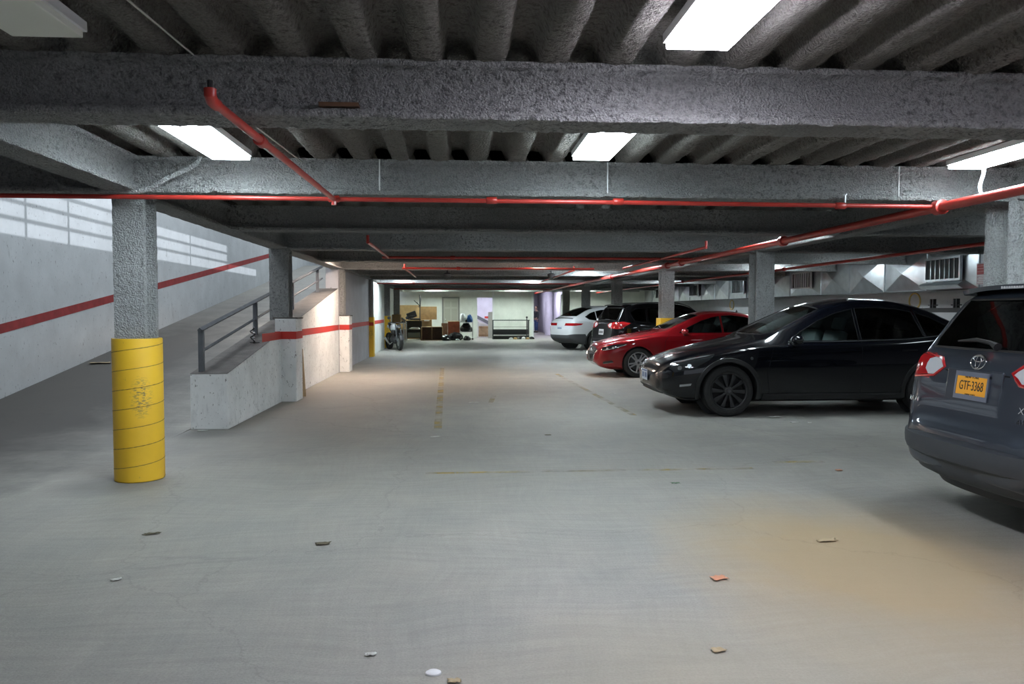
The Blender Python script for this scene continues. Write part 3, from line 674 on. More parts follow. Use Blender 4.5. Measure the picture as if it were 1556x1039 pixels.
def car(spec, pmat_, name, loc, heading, label, cat='car'):
    """Local frame: nose at x=0, tail at x=L, z up; heading rotates about the plan centre."""
    L = spec['L']; root = empty(name, loc, heading, label, cat)
    off = T(-L/2, 0, 0)
    F = {k: pchip(v) for k, v in spec.items() if isinstance(v, list)}
    xs = []
    x = 0
    while x < L-1e-6:
        xs.append(x); e = min(x, L-x); x += .012 if e < .1 else .025 if e < .3 else .045
    xs.append(L)
    subs = [3, 2, 3, 4, 5, 4, 2, 2, 8, 3, 4, 4]
    def half(x):
        W = F['W'](x); zb_ = F['zbot'](x); zs = F['zb'](x); zt_ = F['zt'](x); wr = F['Wr'](x); cw = F['cr'](x)
        zs = min(zs, zt_-cw-.012)
        zr = max(zt_-cw, zs+.010); H = zs-zb_
        q = [(0, zb_), (.80*W, zb_), (.925*W, zb_+.05*min(1, H/.4)), (.975*W, zb_+.32*H), (W, zb_+.62*H), (.992*W, zb_+.84*H), (.968*W, zs-.015), (.945*W, zs+.004),
             (.93*W+.0*(wr), zs+.012), (wr+.015, zr-.012) , (wr-.05, zr+.38*(zt_-zr)), (.45*wr, zt_-.10*(zt_-zr)), (0, zt_)]
        if q[8][0] < q[9][0]: q[9] = (q[8][0]-.01, q[9][1])
        return cr(q, subs)
    secs = [half(x) for x in xs]; nh = len(secs[0])
    bm = bmesh.new(); rings = []
    for x, s in zip(xs, secs):
        ring = [bm.verts.new((x, -y, z)) for y, z in s] + [bm.verts.new((x, y, z)) for y, z in s[-2:0:-1]]
        rings.append(ring)
    nr = len(rings[0])
    for a, b in zip(rings[:-1], rings[1:]):
        for j in range(nr): bm.faces.new((a[j], b[j], b[(j+1) % nr], a[(j+1) % nr]))
    for ring, sx, bulge in ((rings[0], -1, spec.get('nb', .06)), (rings[-1], 1, spec.get('tb', .05))):
        x0 = ring[0].co.x; cy = 0; cz = sum(v.co.z for v in ring)/nr
        zmin = min(v.co.z for v in ring); zmax = max(v.co.z for v in ring); cz = (zmin+zmax)/2
        prev = ring
        for s in (.93, .8, .6, .35, .12):
            nw = [bm.verts.new((x0+sx*bulge*(1-s*s)**.5, v.co.y*s, cz+(v.co.z-cz)*s)) for v in ring]
            for j in range(nr):
                f = (prev[j], prev[(j+1) % nr], nw[(j+1) % nr], nw[j])
                bm.faces.new(f if sx > 0 else f[::-1])
            prev = nw
        f = bm.faces.new(prev if sx > 0 else prev[::-1])
    bmesh.ops.recalc_face_normals(bm, faces=bm.faces)
    bm.transform(off)
    bvh = BVHTree.FromBMesh(bm)
    hx = -L/2
    def side(x, z, s=-1):
        r = bvh.ray_cast(Vector((x+hx, s*3, z)), Vector((0, -s, 0))); return (r[0], r[1]) if r[0] else (Vector((x+hx, s*.8, z)), Vector((0, s, 0)))
    def endp(y, z, e=1):
        r = bvh.ray_cast(Vector((e*9, y, z)), Vector((-e, 0, 0))); return (r[0], r[1]) if r[0] else (Vector((e*L/2, y, z)), Vector((e, 0, 0)))
    def topp(x, y):
        r = bvh.ray_cast(Vector((x+hx, y, 5)), Vector((0, 0, -1))); return (r[0], r[1]) if r[0] else (Vector((x+hx, y, 1)), Vector((0, 0, 1)))
    def cut(poly, axis, sgn, ymin=.25):
        """cut the polygon (2D) out of the shell seen along an axis; returns a mesh builder of what came out"""
        ax = 'xyz'.index(axis); ia, ib = [(1,2),(0,2),(0,1)][ax]
        pl = [(p[0]+(hx if ia == 0 else 0), p[1]) for p in poly]
        D = Vector((0,0,0)); D[ax] = 1
        lo = (min(p[0] for p in pl)-.08, min(p[1] for p in pl)-.08); hi = (max(p[0] for p in pl)+.08, max(p[1] for p in pl)+.08)
        def sel():
            fs = []
            for f in bm.faces:
                c = f.calc_center_median()
                if lo[0] < c[ia] < hi[0] and lo[1] < c[ib] < hi[1]:
                    if ax == 1 and c.y*sgn > ymin: fs.append(f)
                    elif ax == 0 and c.x*sgn > .2*L and f.normal.x*sgn > .04: fs.append(f)
                    elif ax == 2 and f.normal.z > .05: fs.append(f)
            return fs
        for i in range(len(pl)):
            p, q = pl[i], pl[(i+1) % len(pl)]
            A = Vector((0,0,0)); A[ia], A[ib] = p; E = Vector((0,0,0)); E[ia] = q[0]-p[0]; E[ib] = q[1]-p[1]
            if E.length < 1e-6: continue
            nrm = E.cross(D).normalized()
            # only faces near this edge
            mid = A+E/2; R = E.length/2+.12
            fs = [f for f in sel() if abs(f.calc_center_median()[ia]-mid[ia]) < R and abs(f.calc_center_median()[ib]-mid[ib]) < R]
            es = {e for f in fs for e in f.edges}; vs2 = {v for f in fs for v in f.verts}
            bmesh.ops.bisect_plane(bm, geom=list(fs)+list(es)+list(vs2), plane_co=A, plane_no=nrm, dist=1e-5)
        def inside(c):
            x, y = c[ia], c[ib]; r = False
            for i in range(len(pl)):
                (x1, y1), (x2, y2) = pl[i], pl[(i+1) % len(pl)]
                if (y1 > y) != (y2 > y) and x < (x2-x1)*(y-y1)/(y2-y1)+x1: r = not r
            return r
        out = [f for f in sel() if inside(f.calc_center_median())]
        vi = {}; b = MB()
        for f in out:
            for v in f.verts:
                if v not in vi: vi[v] = len(b.v); b.v.append(tuple(v.co))
            b.f.append(tuple(vi[v] for v in f.verts))
        bmesh.ops.delete(bm, geom=out, context='FACES')
        return b
    def line(pts, r, nm, mat, par, lift=.0):
        p2 = []
        for p, nvec in pts: p2.append(p+nvec*lift)
        return MB().tube(p2, r, 6).build(nm, mat, par, smooth=True)
    def dens(poly, fn, closed=True, step=.05):
        o = []; n = len(poly)
        for i in range(n if closed else n-1):
            a, b = poly[i], poly[(i+1) % n]; k = max(1, int(math.hypot(b[0]-a[0], b[1]-a[1])/step))
            o += [fn(a[0]+(b[0]-a[0])*t/k, a[1]+(b[1]-a[1])*t/k) for t in range(k)]
        if not closed: o.append(fn(*poly[-1]))
        return o
    K = dict(root=root, L=L, hx=hx, side=side, endp=endp, topp=topp, cut=cut, line=line, dens=dens, bm=bm)
    # wheel arches
    R = spec['R']; AR = spec.get('AR', R+.055)
    for wx in (spec['fx'], spec['rx']):
        circ = [(wx+AR*math.cos(a*2*PI/28), R+AR*math.sin(a*2*PI/28)) for a in range(28)]
        for s in (-1, 1):
            cut(circ, 'y', s)
    # arch trims + liners
    trim = spec.get('clad'); LM = M_BLKPL
    for wi, wx in enumerate((spec['fx'], spec['rx'])):
        for s in (-1, 1):
            zlow = F['zbot'](wx)+.05
            a0 = math.asin(max(-1, min(1, (zlow-R)/AR)))
            b = MB(); n = 30; W_ = spec.get('cw', .055) if trim else .012
            edge = []
            for i in range(n+1):
                a = a0+(PI-2*a0)*i/n; c_, s_ = math.cos(a), math.sin(a)
                p1, n1 = side(wx+(AR+W_)*c_, max(R+(AR+W_)*s_, zlow-.02), s); 
                yo = abs(p1.y)
                yo = max(yo, abs(side(wx+(AR+.02)*c_, max(R+(AR+.02)*s_, zlow), s)[0].y))
                edge.append((wx+hx, AR, W_, c_, s_, yo))
            yo_s = [e[5] for e in edge]
            def P(i, j):
                X, ar, w2, c_, s_, yo = edge[i]; yy = yo
                rr = (ar+w2, ar+w2*.9, ar+.006, ar-.006, ar-.012)[j]; dy = ((-.004, .010, .014, .006, -.06) if trim else (0, .003, .003, .0, -.05))[j]
                return (X+rr*c_, s*(yy+dy), R+rr*s_)
            b.grid(n+1, 5, P); b.build('wheel_arch_trim', spec['clad'] if trim else pmat_, root, smooth=True)
            yo = max(yo_s)
            b = MB(); b.grid(n+1, 2, lambda i, j: (wx+hx+(AR-.004)*math.cos(-.25+(PI+.5)*i/n), s*(yo-.01-.30*j-(.04 if j == 0 else 0)), R+(AR-.004)*math.sin(-.25+(PI+.5)*i/n)))
            b.add([(wx+hx+AR*math.cos(2*PI*i/24), s*(yo-.31), R+AR*math.sin(2*PI*i/24)) for i in range(24)], [tuple(range(24))])
            b.build('wheel_well', LM, root)
    # wheels
    hwl = spec['tw']/2
    proto = None
    for wx in (spec['fx'], spec['rx']):
        for s in (-1, 1):
            yo = abs(side(wx, F['zb'](wx)-.20, s)[0].y) if not spec.get('wy') else spec['wy']
            lc = (wx+hx, s*(yo-hwl-.012), R)
            if proto is None:
                proto = make_wheel(spec, root); wh = proto
            else: wh = copy_tree(proto, root)
            wh.location = lc; wh.rotation_euler = (0, 0, 0 if s < 0 else PI)
            if s > 0: wh.rotation_euler = (0, 0, PI)
    spec['fit'](K, F, pmat_, spec)
    # finish body
    me = bpy.data.meshes.new('body'); bm.to_mesh(me); bm.free(); me.shade_smooth()
    try: me.set_sharp_from_angle(angle=.7)
    except Exception: pass
    me.materials.append(pmat_); o = bpy.data.objects.new('body', me); C.objects.link(o); o.parent = root
    # interior tub
    b = MB(); wI = .72; x0, x1 = spec['tub']; b.box(x0+hx, x1+hx, -wI, wI, .22, .42); b.box(x0+hx-.05, x0+hx+.35, -wI, wI, .42, .86); b.build('interior_floor', M_BLKPL, root)
    sm = spec['seat']
    for sx in spec['seats']:
        for sy in (-.36, .36):
            se = MB(); se.box(sx+hx-.28, sx+hx+.25, sy-.25, sy+.25, .42, .60)
            Mx = T(sx+hx+.25, sy, .58) @ Matrix.Rotation(.28, 4, 'Y')
            se.box(-.07, .07, -.24, .24, 0, .60, Mx); se.box(-.05, .05, -.13, .13, .62, .80, Mx)
            se.build('seat', sm, root, bevel=.045, smooth=True)
    MB().lathe([(.0,0)], 3)
    sw = MB().tube([Vector((spec['tub'][0]+.42+hx+.1*math.sin(a*2*PI/20)*.4, -.36*spec.get('lhd', 1)+.18*math.cos(a*2*PI/20), .92+.17*math.sin(a*2*PI/20))) for a in range(20)], .014, 6, closed=True)
    sw.build('steering_wheel', M_BLKPL, root, smooth=True)
    return root
def make_wheel(spec, root):
    """axis along local y, outer side -y"""
    R = spec['R']; h = spec['tw']/2; rr = spec['rim']
    M = Matrix.Rotation(PI/2, 4, 'X')      # local z -> -y
    prof = [(rr, -h+.02), (rr+.02, -h), (R-.045, -h), (R-.012, -h+.018), (R, -h+.05), (R-.002, -h+.06), (R, 0), (R-.002, h-.06), (R, h-.05), (R-.012, h-.018), (R-.045, h), (rr+.02, h), (rr, h-.012), (rr-.01, h-.02), (rr-.01, -h+.02)]
    ty = MB().lathe(prof, 44, M, closed=True).build('wheel', M_TYRE, root, smooth=True, angle=.5)
    rm = spec['rimmat']; b = MB()
    b.lathe([(rr, h-.012), (rr-.006, h-.004), (rr-.018, h-.010), (rr-.028, h-.05), (rr-.03, -h+.02)], 44, M, cap=False)
    b.build('rim_barrel', rm, ty, smooth=True)
    b = MB(); n = spec['spokes']; hub = .07
    for k in range(n):
        a = 2*PI*k/n
        if spec['style'] == 'cover':     # turbine like cover with long openings
            wi, wo = .013, .040
            pts = [(hub*.8, -wi), (rr-.03, -wo+.0), (rr-.02, wo-.02), (hub*.8, wi)]
        elif spec['style'] == 'twin':
            pts = [(hub*.8, -.016), (rr-.02, -.015), (rr-.02, .015), (hub*.8, .016)]
            a += (.13 if k % 2 else -.13)
        else:
            pts = [(hub*.8, -.02), (rr-.02, -.03), (rr-.02, .03), (hub*.8, .02)]
        Mx = M @ RZ(a)
        z0_, z1_ = h-.055, h-.02
        b.prism(pts, z0_, z1_, Mx)
    b.lathe([(0, h-.012), (.035, h-.012), (.05, h-.016), (hub, h-.03), (hub, h-.07)], 24, M)
    b.build('rim', rm, ty, bevel=.004, smooth=True, angle=.5)
    MB().lathe([(0, h-.10), (rr*.72, h-.10), (rr*.72, h-.12), (0, h-.12)], 30, M).build('brake_disc', M_GRYPL, ty)
    MB().lathe([(0, h-.004), (.022, h-.006), (.028, h-.014)], 18, M).build('hub_cap', M_GRYPL, ty)
    if spec['style'] == 'cover':
        MB().lathe([(0, h-.075), (rr-.035, h-.075)], 30, M).build('cover_back', M_BLKPL, ty)
    return ty
def plate(root, M, w_, h_, face, lines, frame=None, name='licence_plate'):
    b = MB().box(-w_/2, w_/2, -h_/2, h_, 0, .004) if False else MB().box(-w_/2, w_/2, -h_/2, h_/2, 0, .004)
    o = xform(b, M).build(name, face, root)
    if frame:
        f = MB(); t = .012
        f.box(-w_/2-t, w_/2+t, -h_/2-t*1.6, -h_/2+.012, -.004, .007).box(-w_/2-t, w_/2+t, h_/2-.016, h_/2+t*1.3, -.004, .007).box(-w_/2-t, -w_/2+.006, -h_/2, h_/2, -.004, .007).box(w_/2-.006, w_/2+t, -h_/2, h_/2, -.004, .007)
        xform(f, M).build('plate_frame', frame, o)
    for s, sz, x, y, mat, xs_ in lines:
        t = text_mesh(s, sz, .0008, xs=xs_); xform(t, M @ T(x, y, .0055)).build('lettering', mat, o, fix=False)
    return o
def frame_from(p, n, up=Vector((0,0,1)), lift=.004):
    z = n.normalized(); x = up.cross(z).normalized(); y = z.cross(x)
    m = Matrix.Identity(4)
    for i in range(3): m[i][0] = x[i]; m[i][1] = y[i]; m[i][2] = z[i]; m[i][3] = p[i]+z[i]*lift
    return m
def mirror(K, x, z, s, mat, scale=1.0, col=None):
    p, n = K['side'](x, z, s)
    root = K['root']; b = MB()
    M = T(p.x, p.y+s*.13, p.z+.02) @ Matrix.Diagonal((.085*scale, .125*scale, .075*scale, 1))
    n_ = 12
    def P(i, j):
        th = PI*i/8; ph = 2*PI*j/n_
        v = Vector((math.sin(th)*math.cos(ph), math.cos(th), math.sin(th)*math.sin(ph)))
        v.x = max(v.x, -9) if True else 0
        v = Vector((v.x if v.x < .35 else .35, v.y, max(v.z, -.75)))
        return M @ v
    b.grid(9, n_+1, P); o = b.build('door_mirror', mat, root, smooth=True, angle=.9)
    MB().tube([p+Vector((0, -s*.03, -.05)), p+Vector((-.0, s*.08, -.035))], .028, 8).build('mirror_stalk', M_BLKPL, o, smooth=True)
    g = MB().box(.031*scale+.002, .034*scale+.002, -.085*scale, .085*scale, -.045*scale, .05*scale); xform(g, T(p.x, p.y+s*.13, p.z+.02)); g.build('mirror_glass', M_STEEL, o)
def handle(K, x, z, s, mat, ln=.19):
    p, n = K['side'](x, z, s); p2, n2 = K['side'](x+ln, z, s)
    MB().tube([p-n*.0, p+n*.02+(p2-p)*.12, p+n*.026+(p2-p)*.5, p+n*.02+(p2-p)*.88, p2], [.008, .011, .011, .011, .008], 8).build('door_handle', mat, K['root'], smooth=True)
M_SEAM = pmat('panel_gap', (.004,.004,.004), .9)
M_LENS = pmat('dark_headlight_lens', (.03,.033,.036), .08, coat=1); M_TAIL = pmat('red_tail_lens', (.42,.012,.015), .12, coat=1)
M_CLEARL = pmat('clear_lamp_lens', (.62,.63,.65), .1, coat=1)
M_HEAD = pmat('silver_lamp_bowl', (.5,.52,.55), .15, metal=.9)
M_SATIN = pmat('satin_black_trim', (.008,.008,.009), .65, spec=.15)
def windows(K, polys, frame=M_SATIN, fr=.006, both=True, inner='side_window'):
    for s in (-1, 1):
        for poly, gm in polys:
            g = K['cut'](poly, 'y', s); o = g.build(inner, gm, K['root'], smooth=True, fix=False)
            K['line'](K['dens'](poly+[poly[0]], lambda a, c: K['side'](a, c, s), closed=False), fr, 'window_seal', frame, o)
def glass_top(K, poly, gm, nm):
    g = K['cut'](poly, 'z', 1); o = g.build(nm, gm, K['root'], smooth=True, fix=False)
    K['line'](K['dens'](poly+[poly[0]], lambda a, c: K['topp'](a, c), closed=False), .007, 'glass_seal', M_BLKPL, o); return o
def seams(K, lst, r=.0028, s_=(-1, 1)):
    for s in s_:
        for pl in lst: K['line'](K['dens'](pl, lambda a, c: K['side'](a, c, s), closed=False, step=.04), r, 'door_gap', M_SEAM, K['root'])
def arc(x0, y0, x1, y1, h, n=8):
    return [(x0+(x1-x0)*i/n, y0+(y1-y0)*i/n+h*4*(i/n)*(1-i/n)) for i in range(n+1)]

# ---- black electric crossover (and the white one at the back)
CX = dict(L=4.75, R=.352, tw=.245, rim=.255, fx=.875, rx=3.765, spokes=10, style='cover', AR=.40, cw=.055, wy=.935,
    zt=[(0,.60),(.04,.68),(.12,.745),(.3,.83),(.55,.905),(.9,.985),(1.2,1.04),(1.38,1.08),(1.7,1.235),(2.05,1.405),(2.35,1.535),(2.65,1.61),(2.95,1.64),(3.25,1.63),(3.6,1.575),(3.95,1.475),(4.25,1.335),(4.45,1.235),(4.58,1.15),(4.64,1.09),(4.70,.95),(4.75,.80)],
    zbot=[(0,.34),(.1,.27),(.35,.21),(.9,.19),(4.0,.20),(4.45,.28),(4.75,.42)],
    zb=[(0,.57),(.12,.68),(.4,.77),(.9,.88),(1.4,.955),(2.2,.985),(3.2,1.015),(4.0,1.06),(4.4,1.07),(4.6,1.04),(4.75,.78)],
    W=[(0,.56),(.04,.66),(.12,.755),(.28,.845),(.5,.90),(.8,.935),(1.3,.945),(2.4,.955),(3.7,.96),(4.15,.925),(4.45,.86),(4.6,.80),(4.7,.72),(4.75,.64)],
    Wr=[(0,.42),(.2,.56),(.6,.66),(1.1,.74),(1.38,.76),(1.9,.68),(2.4,.615),(3.0,.59),(3.6,.58),(4.1,.575),(4.45,.60),(4.64,.62),(4.75,.52)],
    cr=[(0,.02),(.3,.05),(.9,.06),(1.38,.05),(2.2,.06),(3,.06),(4,.06),(4.6,.03),(4.75,.015)], nb=.05, tb=.04, tub=(1.3, 4.3), seats=(2.25, 3.2), clad=M_BLKPL)
def fit_cx(K, F, pm, spec):
    root = K['root']; wg = spec.get('wg', (G_MID, G_TINT, G_TINT))
    win = [([(1.73,1.035),(1.95,1.17),(2.2,1.305),(2.45,1.41),(2.72,1.475),(2.72,1.045),(2.2,1.035)], wg[0]),
           ([(2.76,1.048),(2.76,1.482),(3.05,1.495),(3.35,1.475),(3.60,1.43),(3.66,1.08),(3.2,1.055)], wg[1]),
           ([(3.70,1.085),(3.645,1.42),(3.85,1.36),(4.12,1.225),(4.02,1.13)], wg[2])]
    windows(K, win)
    glass_top(K, [(1.46,0),(1.48,-.45),(1.60,-.68),(1.9,-.63),(2.28,-.57),(2.30,0),(2.28,.57),(1.9,.63),(1.60,.68),(1.48,.45)], spec.get('ws', G_CLR), 'windscreen')
    glass_top(K, [(3.62,0),(3.62,-.47),(4.0,-.49),(4.38,-.52),(4.42,0),(4.38,.52),(4.0,.49),(3.62,.47)], G_TINT, 'rear_screen')
    MB().box(1.56+K['hx'], 1.66+K['hx'], -.10, .12, 1.005, 1.01).build('paper_card', M_WHITEM, root, rot=None)
    # chrome-free dark beltline, seams
    K['line'](K['dens']([(1.72,1.02),(2.6,1.028),(3.4,1.05),(4.05,1.115)], lambda a, c: K['side'](a, c, -1), closed=False), .006, 'belt_moulding', M_GRYPL, root, .002)
    seams(K, [[(1.45,.26),(1.40,.6),(1.50,.98)], [(2.735,.27),(2.735,.7),(2.74,1.04)], [(3.35,.30),(3.45,.55),(3.68,.80),(3.68,1.08)], [(1.46,.255),(3.34,.265)], [(.28,.745),(.6,.83),(1.0,.90),(1.42,.95)]])
    for s in (-1, 1):
        h = K['cut']([(.10,.655),(.16,.60),(.42,.675),(.60,.775),(.70,.86),(.40,.80),(.20,.735)], 'y', s); o = h.build('headlight', M_LENS, root, smooth=True, fix=False)
        for q in ((.22,.665), (.34,.695)):
            p, n = K['side'](q[0], q[1], s); MB().lathe([(0,-.01),(.02,-.006),(.028,.0),(.03,.003)], 14, frame_from(p, n, lift=-.002)).build('projector', M_HEAD, o, smooth=True)
        K['line'](K['dens'](arc(.18,.725,.62,.835,.008), lambda a, c: K['side'](a, c, s), closed=False), .004, 'light_strip', M_CLEARL, o, .001)
        # lower duct with clear fog lamp
        d_ = K['cut']([(.22,.435),(.22,.405),(.36,.425),(.37,.455)], 'y', s); d_.build('fog_lamp', M_HEAD if s < 0 else M_LENS, root, smooth=True, fix=False)
        t_ = K['cut']([(4.32,.985),(4.40,.93),(4.62,.90),(4.80,.90),(4.80,.99),(4.60,1.0)], 'y', s); t_.build('tail_light', spec.get('tail', M_TAIL), root, smooth=True, fix=False)
        mirror(K, 1.80, 1.03, s, pm, 1.0)
        p, n = K['side'](1.18, .80, s); MB().lathe([(0,.004),(.02,.003),(.022,0)], 12, frame_from(p, n)).build('side_camera', M_GRYPL, root)
        for hx_ in (2.42, 3.30):
            p, n = K['side'](hx_, .90, s); q_, n2 = K['side'](hx_+.22, .905, s)
            MB().tube([p+n*.003, q_+n2*.003], .011, 6).build('door_handle', pm, root, smooth=True)
        sk = MB().grid(16, 4, lambda i, j: (lambda P_: (P_.x, P_.y+s*(.006, .016, .016, -.03)[j], P_.z+(0,0,0,-.01)[j]))(K['side'](1.35+1.98*i/15, (.315,.29,.235,.215)[j], s)[0])); sk.build('sill_cladding', M_BLKPL, root, smooth=True)
    ta = MB(); M = None
    pts = K['dens']([(-.60,.955),(.60,.955)], lambda a, c: K['endp'](a, c, 1), closed=False)
    # nose details: lower grille, plate
    g = K['cut']([(-.46,.37),(.46,.37),(.50,.29),(-.50,.29)], 'x', -1); g.build('lower_grille', M_BLKPL, root, smooth=True, fix=False)
    p, n = K['endp'](0, .52, -1); n = Vector((-1, 0, .0))
    wpl = pmat('white_plate_face', (.62,.66,.72), .4); blu = pmat('plate_blue', (.10,.16,.32), .5)
    o = plate(root, frame_from(p, n, lift=.02), .305, .155, wpl, [])
    Mp = frame_from(p, n, lift=.026); q = MB()
    for k in range(7):
        if k != 3: q.box(-.125+.037*k, -.10+.037*k, -.04, .03, 0, .001)
    xform(q, Mp).build('blurred_characters', blu, o); xform(MB().box(-.13,.13,.05,.066,0,.001), Mp).build('plate_band', blu, o)
    K['line'](K['dens']([(-.55,.30),(0,.275),(.55,.30)], lambda a, c: K['endp'](a, c, -1), closed=False), .01, 'chin_lip', M_BLKPL, root, .004)
    # tail: plate, bumper, spoiler
    bp = K['cut']([(-.78,.60),(-.5,.56),(.5,.56),(.78,.60),(.9,.60),(.9,.1),(-.9,.1),(-.9,.60)], 'x', 1); bp.build('rear_bumper', M_GRYPL, root, smooth=True, fix=False)
    p, n = K['endp'](0, .80, 1); o = plate(root, frame_from(p, Vector((1,0,.05)), lift=.01), .305, .155, wpl, [])
    Mp = frame_from(p, Vector((1,0,.05)), lift=.016); q = MB()
    for k in range(6): q.box(-.12+.042*k, -.09+.042*k, -.04, .03, 0, .001)
    xform(q, Mp).build('blurred_characters', blu, o)
    K['line']([K['topp'](4.55, -.55+.11*i) for i in range(11)], .014, 'spoiler', M_BLKPL, root, .012)
CX['fit'] = fit_cx; CX['rimmat'] = pmat('matt_black_wheel_cover', (.028,.028,.03), .42); CX['seat'] = pmat('white_seat_vinyl', (.62,.64,.66), .5)
M_BLACK = paint('gloss_black_paint', (.002,.0025,.005)); M_REDP = paint('metallic_red_paint', (.27,.005,.010), metal=.35, rough=.35)
M_WHTP = paint('pearl_white_paint', (.72,.74,.75)); M_GRYP = paint('metallic_slate_paint', (.05,.06,.078), metal=.5, rough=.35); M_BLK2 = paint('black_paint_estate', (.003,.003,.004))
car(CX, M_BLACK, 'car', (5.18, 10.98, 0), 0, 'black crossover car with matt black wheels and white seats, parked nose out nearest the aisle')
CW = dict(CX); CW['wg'] = (G_TINT, G_TINT, G_TINT)
CW['rimmat'] = pmat('dark_grey_alloy', (.10,.10,.11), .3, metal=.6)
car(CW, M_WHTP, 'car', (5.86, 28.95, 0), PI+math.radians(27), 'white crossover car seen from behind, farthest of the parked cars')

# ---- red hatch/saloon
RD = dict(L=4.50, R=.325, tw=.21, rim=.232, fx=.87, rx=3.57, spokes=10, style='twin', AR=.36, wy=.885,
    zt=[(0,.56),(.03,.64),(.1,.72),(.25,.785),(.5,.85),(.9,.93),(1.25,.99),(1.42,1.02),(1.8,1.19),(2.15,1.335),(2.4,1.41),(2.65,1.445),(2.9,1.45),(3.3,1.42),(3.7,1.31),(4.0,1.17),(4.15,1.10),(4.35,1.06),(4.45,.95),(4.50,.75)],
    zbot=[(0,.30),(.1,.22),(.35,.17),(.9,.16),(3.9,.17),(4.3,.27),(4.50,.38)],
    zb=[(0,.52),(.1,.64),(.4,.75),(.9,.84),(1.4,.90),(2.2,.93),(3.2,.97),(3.9,1.00),(4.3,.99),(4.50,.70)],
    W=[(0,.56),(.03,.64),(.1,.72),(.25,.80),(.45,.85),(.8,.885),(1.3,.89),(2.4,.895),(3.7,.895),(4.1,.85),(4.35,.77),(4.45,.70),(4.50,.60)],
    Wr=[(0,.38),(.2,.5),(.6,.62),(1.1,.70),(1.42,.72),(1.9,.64),(2.4,.575),(3.0,.55),(3.6,.54),(4.05,.55),(4.35,.58),(4.50,.48)],
    cr=[(0,.02),(.3,.05),(.9,.055),(1.42,.05),(2.2,.055),(3,.055),(4,.05),(4.35,.03),(4.5,.015)], nb=.05, tb=.04, tub=(1.35, 4.0), seats=(2.2, 3.05), clad=None)
def fit_rd(K, F, pm, spec):
    root = K['root']
    windows(K, [([(1.78,.975),(2.0,1.09),(2.3,1.225),(2.55,1.30),(2.72,1.33),(2.72,.975)], G_SIDE), ([(2.77,.978),(2.77,1.335),(3.0,1.345),(3.3,1.31),(3.62,1.20),(3.66,1.03),(3.3,.995)], G_MID)])
    glass_top(K, [(1.50,0),(1.52,-.42),(1.64,-.64),(1.9,-.60),(2.26,-.53),(2.28,0),(2.26,.53),(1.9,.60),(1.64,.64),(1.52,.42)], G_CLR, 'windscreen')
    glass_top(K, [(3.5,0),(3.5,-.42),(3.98,-.47),(4.02,0),(3.98,.47),(3.5,.42)], G_TINT, 'rear_screen')
    seams(K, [[(1.50,.24),(1.42,.5),(1.46,.8),(1.56,.94)], [(2.74,.24),(2.745,.97)], [(3.3,.27),(3.42,.55),(3.60,.80),(3.66,1.0)], [(1.52,.235),(3.28,.24)]])
    K['line'](K['dens']([(1.50,.80),(2.6,.80),(3.6,.83)], lambda a, c: K['side'](a, c, -1), closed=False), .004, 'shoulder_crease', pm, root, .0)
    for s in (-1, 1):
        h = K['cut']([(.07,.60),(.14,.585),(.38,.62),(.62,.72),(.66,.745),(.35,.715),(.12,.655)], 'y', s); o = h.build('headlight', M_LENS, root, smooth=True, fix=False)
        for q in ((.20,.622), (.32,.645)):
            p, n = K['side'](q[0], q[1], s); MB().lathe([(0,-.01),(.018,-.006),(.024,.0),(.026,.004)], 14, frame_from(p, n, lift=-.001)).build('projector', M_CLEARL, o, smooth=True)
        K['line'](K['dens'](arc(.12,.59,.60,.72,-.012), lambda a, c: K['side'](a, c, s), closed=False), .005, 'chrome_strip', M_CLEARL, o, .001)
        d_ = K['cut']([(.12,.345),(.12,.30),(.34,.33),(.30,.375)], 'y', s); o = d_.build('fog_recess', M_BLKPL, root, smooth=True, fix=False)
        K['line'](K['dens']([(.13,.30),(.33,.33)], lambda a, c: K['side'](a, c, s), closed=False), .006, 'chrome_lip', M_CHROME, o, .002)
        t_ = K['cut']([(4.15,.90),(4.3,.85),(4.6,.84),(4.6,.93),(4.3,.96)], 'y', s); t_.build('tail_light', M_TAIL, root, smooth=True, fix=False)
        mirror(K, 1.88, .975, s, pm, 1.0); handle(K, 2.5, .83, s, pm); handle(K, 3.4, .86, s, pm)
    # grille: dark five sided mouth with chrome wing, plate
    gp = [(-.50,.60),(-.30,.64),(0,.65),(.30,.64),(.50,.60),(.42,.40),(.28,.33),(-.28,.33),(-.42,.40)]
    g = K['cut'](gp, 'x', -1); o = g.build('grille', M_BLKPL, root, smooth=True, fix=False)
    K['line'](K['dens']([(-.52,.585),(-.44,.42),(-.30,.325),(0,.315),(.30,.325),(.44,.42),(.52,.585)], lambda a, c: K['endp'](a, c, -1), closed=False), .011, 'chrome_wing', M_CHROME, o, .004)
    for k in range(5):
        K['line'](K['dens']([(-.42+.0*k,.58-.045*k),(.42,.58-.045*k)], lambda a, c: K['endp'](a, c, -1), closed=False), .004, 'grille_slat', M_GRYPL, o, .003)
    p, n = K['endp'](0, .44, -1); plate(root, frame_from(p, Vector((-1,0,0)), lift=.02), .31, .16, M_GRYPL, [])
    p, n = K['endp'](0, .56, -1); MB().tube([p+Vector((-.01, .055*math.cos(t), .04*math.sin(t))) for t in [i*2*PI/18 for i in range(18)]], .006, 6, closed=True).build('emblem', M_CHROME, root, smooth=True)
    MB().tube([K['topp'](1.5,-.3)[0]+Vector((0,0,.02)), K['topp'](1.6,.25)[0]+Vector((0,0,.02))], .008, 6).build('wiper', M_BLKPL, root)
    q = K['topp'](3.35, 0)[0]; MB().lathe([(.0,.06),(.006,.06),(.03,0)], 10, T(q.x, q.y, q.z)).build('roof_antenna', M_BLKPL, root)
